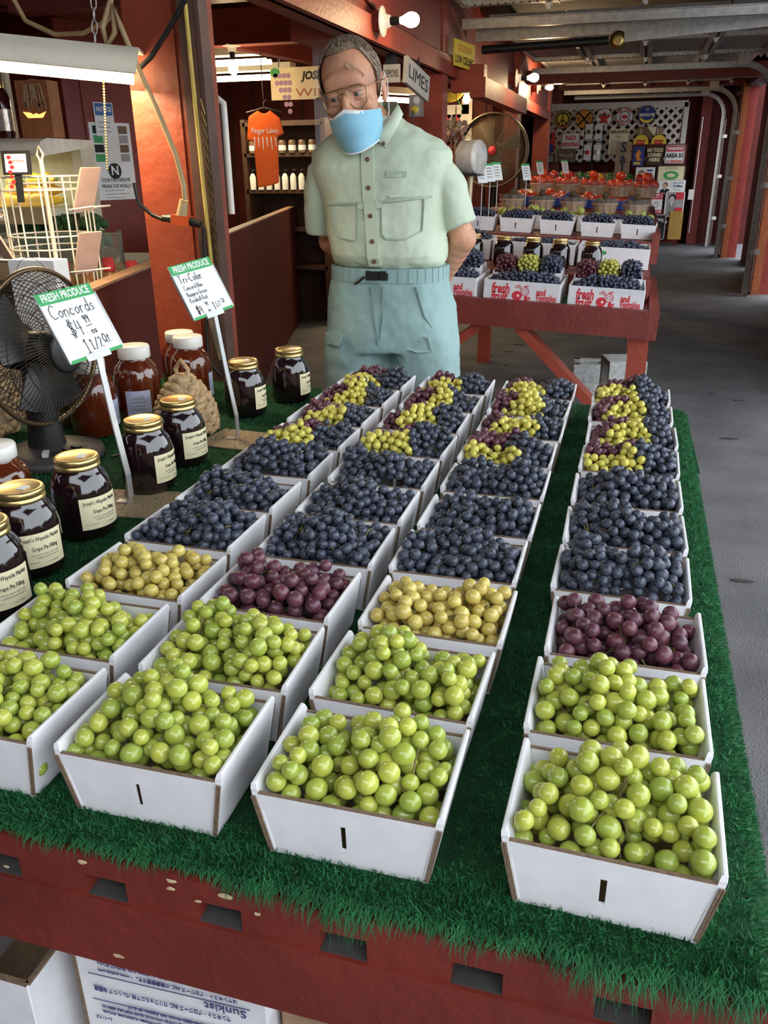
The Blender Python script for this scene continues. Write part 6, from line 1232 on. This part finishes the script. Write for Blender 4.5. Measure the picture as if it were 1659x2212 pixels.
for k in range(16): rr = (0, 4, 8, 11, 13, 15, 16); row = next(i for i in range(6) if k < rr[i + 1]); disc(t, 'painted_grape', -w * .36 + (k - rr[row] - (rr[row + 1] - rr[row] - 1) / 2) * .032 + .01 * row, h * .25 - row * .045, .017, .001 + .0002 * (k % 3), mat('painted_purple', (.38, .24, .38), .6), 12)
disc(t, 'painted_leaf', -w * .44, h * .36, .03, .001, GREENP, 10, sx=1.2)
c, w, h = spot(540, 237, 612, 405, 5.8); t = thing('orange_shirt', 'bright orange T-shirt on a hanger with white print', 'T-shirt', mw=frame((c.x, 5.8, c.z), (.94, .35, 0), (.05, 0, 1))); OT = mat('safety_orange_cloth', (.85, .13, .012), .8, var=.05, bump=.3, bscale=12)
ol = [(-.42, .42), (-.16, .50), (-.06, .46), (.06, .46), (.16, .50), (.42, .40), (.50, .20), (.33, .16), (.30, -.44), (.10, -.47), (-.12, -.49), (-.30, -.50), (-.33, .10), (-.50, .12)]; k_ = h
b = MB().prism([(x * k_ * .52, y * k_) for x, y in ol], .03, -.015).build('cloth', OT, t); bv = b.modifiers.new('soft', 'BEVEL'); bv.width = .01; bv.segments = 2
text('Finger Lakes', .05, WHITEP, t, 0, h * .24, .017, width=.18); b = MB()
for kk in range(6): b.prism([(-.08 + kk * .03, h * .0 + .02 * (kk % 2)), (-.075 + kk * .03, h * .0 + .02 * (kk % 2)), (-.07 + kk * .028, h * .16), (-.078 + kk * .028, h * .16)], .001, .016)
b.build('white_print', WHITEP, t); MB().tube([(-.12, h * .47, 0), (0, h * .53, 0), (.12, h * .47, 0)], .006, 6).tube([(0, h * .53, 0), (0, h * .60, 0), (.02, h * .63, 0)], .004, 6).build('hanger', BLACK, t); MB().cyl((0, h * .63, 0), (0, 2.40 - c.z, 0), .003, n=6).build('hanging_wire', BLACK, t)
c, w, h = spot(585, 275, 655, 470, 7.2); t = thing('shop_shelf', 'dark brown shelf unit behind the orange shirt', 'shelf unit', (c.x, 7.2, 0)); DW = mat('dark_shop_wood', (.06, .028, .015), .5, var=.3)
for s_ in (-1, 1): MB().box((s_ * .36, .1, .85), (.04, .3, 1.7)).build('side', DW, t)
for z in (.5, .82, 1.13, 1.42, 1.66): MB().box((0, .1, z), (.72, .3, .03)).build('shelf_board', DW, t)
MB().box((0, .26, .85), (.76, .02, 1.7)).build('back', DW, t)
for k in range(9): x = c.x - .30 + k * .075; t2 = thing('lotion_bottle', 'white lotion pump bottle on the dark shop shelf', 'bottle', (x, 7.16, 1.146), 0, 'lotion pump bottles'); MB().lathe([(.026, 0), (.027, .1), (.015, .125), (.008, .13)], 14).build('body', WPLAS, t2); MB().cyl((0, 0, .13), (0, 0, .16), .006, n=8).cyl((0, 0, .158), (.028, 0, .156), .005, n=8).build('pump', INK, t2)
for k in range(7): x = c.x - .28 + k * .09; t2 = thing('shelf_jar', 'small labelled jar on an upper shop shelf', 'jar', (x, 7.16, 1.436), 0, 'small labelled jars'); MB().lathe([(.03, 0), (.032, .08), (.025, .1)], 14).build('body', mat('dim_jar', (.16, .10, .06), .3), t2); MB().lathe([(.0325, .02), (.0325, .06)], 14, caps=False).build('label_band', PAPER, t2)
c, w, h = spot(452, 190, 486, 462, 3.6); t = thing('oval_mirror', 'tall white-rimmed grey board leaning behind the door jamb', 'mirror', mw=facing((c.x - .12, 3.6, c.z))); pts = [(.17 * math.cos(R(a)), h / 2 * math.sin(R(a)) * (1 if math.sin(R(a)) > 0 else 1.0)) for a in range(-90, 91, 10)]
MB().tube([(x, max(y, -h * .5), 0) for x, y in [(.17 * min(1, 1.6 * math.cos(R(a)) if a > 0 else 1), h / 2 * math.sin(R(a))) for a in range(-90, 91, 10)]], .014, 8).build('white_rim', WPLAS, t); poly(t, 'grey_face', [(.165 * min(1, 1.6 * math.cos(R(a)) if a > 0 else 1), h / 2 * math.sin(R(a))) for a in range(-90, 91, 10)] + [(-.17, h / 2), (-.17, -h / 2)], -.006, mat('slate_face', (.10, .11, .12), .4), .006); MB().box((.0, -h / 2 - (c.z - h / 2) / 2, -.01), (.03, c.z - h / 2, .02)).build('stand', DW, t)
# hanging wooden signs and electrics on the header
HB = mat('grey_painted_sign', (.42, .40, .36), .7, var=.12)
def wood_sign(s, box, y, u, label):
    c, w, h = spot(*box, y); t = thing('fruit_sign', label, 'sign', mw=frame((c.x, y, c.z), u, (0, 0, 1)), group='hanging wooden fruit signs'); ww = w / max(.3, Vector(u).normalized().x); MB().box((0, 0, -.01), (ww, h, .02)).build('board', HB, t); text(s, h * .62, INK, t, 0, -h * .02, .001, width=ww * .84); MB().prism([(-.04, h / 2), (.04, h / 2), (.012, h / 2 + .07), (-.012, h / 2 + .07)], .004, -.008).build('hanger_plate', INK, t)
wood_sign('LEMONS', (828, 138, 863, 179), 4.6, (1, 0, 0), 'grey wooden LEMONS sign hanging beside the man\'s ear')
p = onx(904, 172, XL + .12); t = thing('fruit_sign', 'grey wooden LIMES sign angled on the red header', 'sign', mw=frame((XL + .12, p.y, p.z), (.10, 1, -.20), (0, 0, 1))); MB().box((0, 0, -.01), (.36, .125, .02)).build('board', HB, t); text('LIMES', .09, INK, t, 0, 0, .001, width=.30); MB().prism([(-.03, .06), (.03, .06), (.0, .11)], .004, -.008).build('hanger_plate', INK, t)
p = ony(897, 228, 5.6); t = thing('outlet_box', 'grey steel outlet box with yellow plug on the red post', 'outlet', mw=facing((p.x, 5.645, p.z))); MB().box((0, 0, .012), (.085, .125, .045)).build('steel_box', ALU, t); disc(t, 'socket_face', .005, .03, .022, .035, WPLAS, 16); MB().lathe([(.022, .034), (.024, .05), (.012, .075)], 16, (-.006, -.022, 0)).build('yellow_plug', YELP, t); MB().tube([(-.006, -.022, .07), (-.01, -.06, .075), (-.01, -.25, .05)], .005, 8).build('black_lead', BLACK, t)
p = onx(979, 128, XL + .05); t = thing('caution_sign', 'yellow CAUTION LOW CEILING sign on the red header', 'sign', mw=frame((XL + .125, p.y, p.z + .02), (.20, .97, -.03), (0, 0, 1))); MB().box((0, 0, -.003), (.34, .15, .006)).build('plate', YELP, t); text('CAUTION', .055, ORANGEP, t, 0, .03, .001, width=.22, bold=.001); text('LOW CEILING', .06, INK, t, 0, -.035, .001, width=.30, bold=.001)
tag(MB().tube([(XL + .055, 3.3, 2.13), (XL + .058, 3.8, 2.06), (XL + .058, 4.4, 1.96), (XL + .058, 5.2, 1.95), (XL + .058, 6.0, 1.965)], .011, 8).build('header_cable', mat('painted_cable', (.12, .035, .025), .5)), 'painted cable sagging along the red header beam', 'cable')
c, w, h = spot(935, 165, 1000, 222, 8.0); t = thing('corn_sign', 'yellow corn-shaped sign with dark letters T C', 'sign', mw=facing((c.x, 8.0, c.z))); MB().prism([(w * .55 * math.cos(a), h * .5 * math.sin(a)) for a in [2 * PI * k / 30 for k in range(30)]], .02, -.02).build('corn_board', mat('corn_yellow', (.42, .33, .03), .6, var=.25, scale=30), t); text('T C', h * .38, INK, t, .05, 0, .001, bold=.003); MB().prism([(w * .3, -h * .3), (w * .5, -h * .8), (w * .36, -h * .45)], .01, -.01).build('husk_leaf', GREENP, t); MB().cyl((0, h / 2, -.01), (0, 2.40 - c.z, -.01), .004, n=6).build('hanging_wire', BLACK, t)
c, w, h = spot(935, 230, 1012, 300, 8.45); t = thing('window_1', 'white framed window with dark diamond border behind dried peppers', 'window'); t.matrix_world = facing((c.x, 8.5, c.z)); del t['category']; t['kind'] = 'structure'; MB().box((w * .44, 0, .01), (.10, h * 1.5, .03)).box((0, h * .42, .01), (w, .08, .03)).build('window_frame', LW, t); rectp(t, 'dark_pane', -w / 2, -h * .6, w * .42, h * .4, .0, INK)
for k in range(6): poly(t, 'diamond_border', [(-w * .42 + k * w * .14 + dx * .045, h * .22 + dz * .05) for dx, dz in ((0, -1), (1, 0), (0, 1), (-1, 0))], .002, (REDP, LW)[k % 2])
def dried(px, py0, py1, y, label, m, flower=True):
    a, b_ = ony(px, py0, y), ony(px, py1, y); t = thing('dried_bunch', label, 'dried bunch', (a.x, y, b_.z)); L_ = a.z - b_.z; gg = random.Random(int(px)); q = MB()
    for k in range(70): z = gg.uniform(0, L_ * .62); aa = gg.uniform(0, 6.28); r = .035 + .02 * math.sin(z * 9); q.tube([(r * math.cos(aa), r * math.sin(aa), z + .05), (1.5 * r * math.cos(aa), 1.5 * r * math.sin(aa), z)], [.011, .003], 6)
    q.build('dried_pods', m, t, kind='stuff'); q = MB()
    for k in range(34): q.ball((gg.gauss(0, .05), gg.gauss(0, .03), L_ * .72 + gg.gauss(0, .06)), gg.uniform(.012, .026), 7, 5, (1, .7, 1))
    q.build('pale_husks', mat('pale_husk', (.58, .44, .32), .7, var=.2), t, kind='stuff'); MB().cyl((0, 0, 0), (0, 0, L_), .006, n=6).cyl((0, 0, L_), (0, 0, 2.70 - b_.z), .003, n=6).build('cord', CORD, t)
dried(985, 232, 390, 7.3, 'string of dried red peppers with pale husks above bag roll', mat('dried_chili', (.20, .02, .012), .45, var=.3))
dried(1112, 222, 290, 9.4, 'bunch of pale dried husks hanging behind the drum fan', mat('dried_chili', (.20, .02, .012)))
t = thing('clear_sheet', 'hanging clear plastic sheet behind the man\'s shoulder', 'plastic sheet', mw=facing(ony(712, 250, 4.4))); MB().box((0, .2, 0), (.16, .95, .003)).build('sheet', FILM, t); MB().box((0, .69, 0), (.2, .03, .03)).build('hanging_rail', DW, t)
# produce bins beyond the bench, floor litter
c, w, h = spot(985, 400, 1130, 470, 9.0); t = thing('squash_bin', 'red bin of pale gourds in bags below the drum fan', 'bin', (c.x - .1, 9.0, 0)); MB().box((0, 0, .45), (1.1, .5, .9)).build('bin_box', RED, t)
for k in range(10): x, y = c.x - .5 + .1 * k, 8.88 + .12 * (k % 2); t2 = thing('pale_gourd', 'pale yellow gourd heaped in the red bin', 'gourd', (x, y, .955), 0, 'gourds in the red bin'); MB().ball((0, 0, 0), .058, 14, 9, (1, 1, .9)).build('skin', mat('gourd_skin', (.50, .36, .14), .5, var=.2), t2); MB().cyl((0, 0, .05), (.01, 0, .075), .007, n=6).build('stalk', BS, t2)
g = random.Random(5)
for k, (px, py) in enumerate(((1595, 866), (1575, 948), (1600, 1255), (1535, 850), (1100, 760), (1060, 770), (1120, 745), (1095, 790), (1300, 730))):
    p = onz(px, py, 0); t2 = MB(); n_ = 9; s_ = g.uniform(.010, .026); t2.prism([(s_ * g.uniform(.5, 1.2) * math.cos(2 * PI * j / n_) * 1.8, s_ * g.uniform(.3, .8) * math.sin(2 * PI * j / n_)) for j in range(n_)], .004); o = t2.build('floor_litter', mat('dark_leaf_litter', (.045, .04, .035), .9)); o.location = (p.x, p.y, .0005); tag(o, 'small dark flat scrap trodden into the asphalt floor', 'litter', 'scraps on the asphalt')
flush_text()
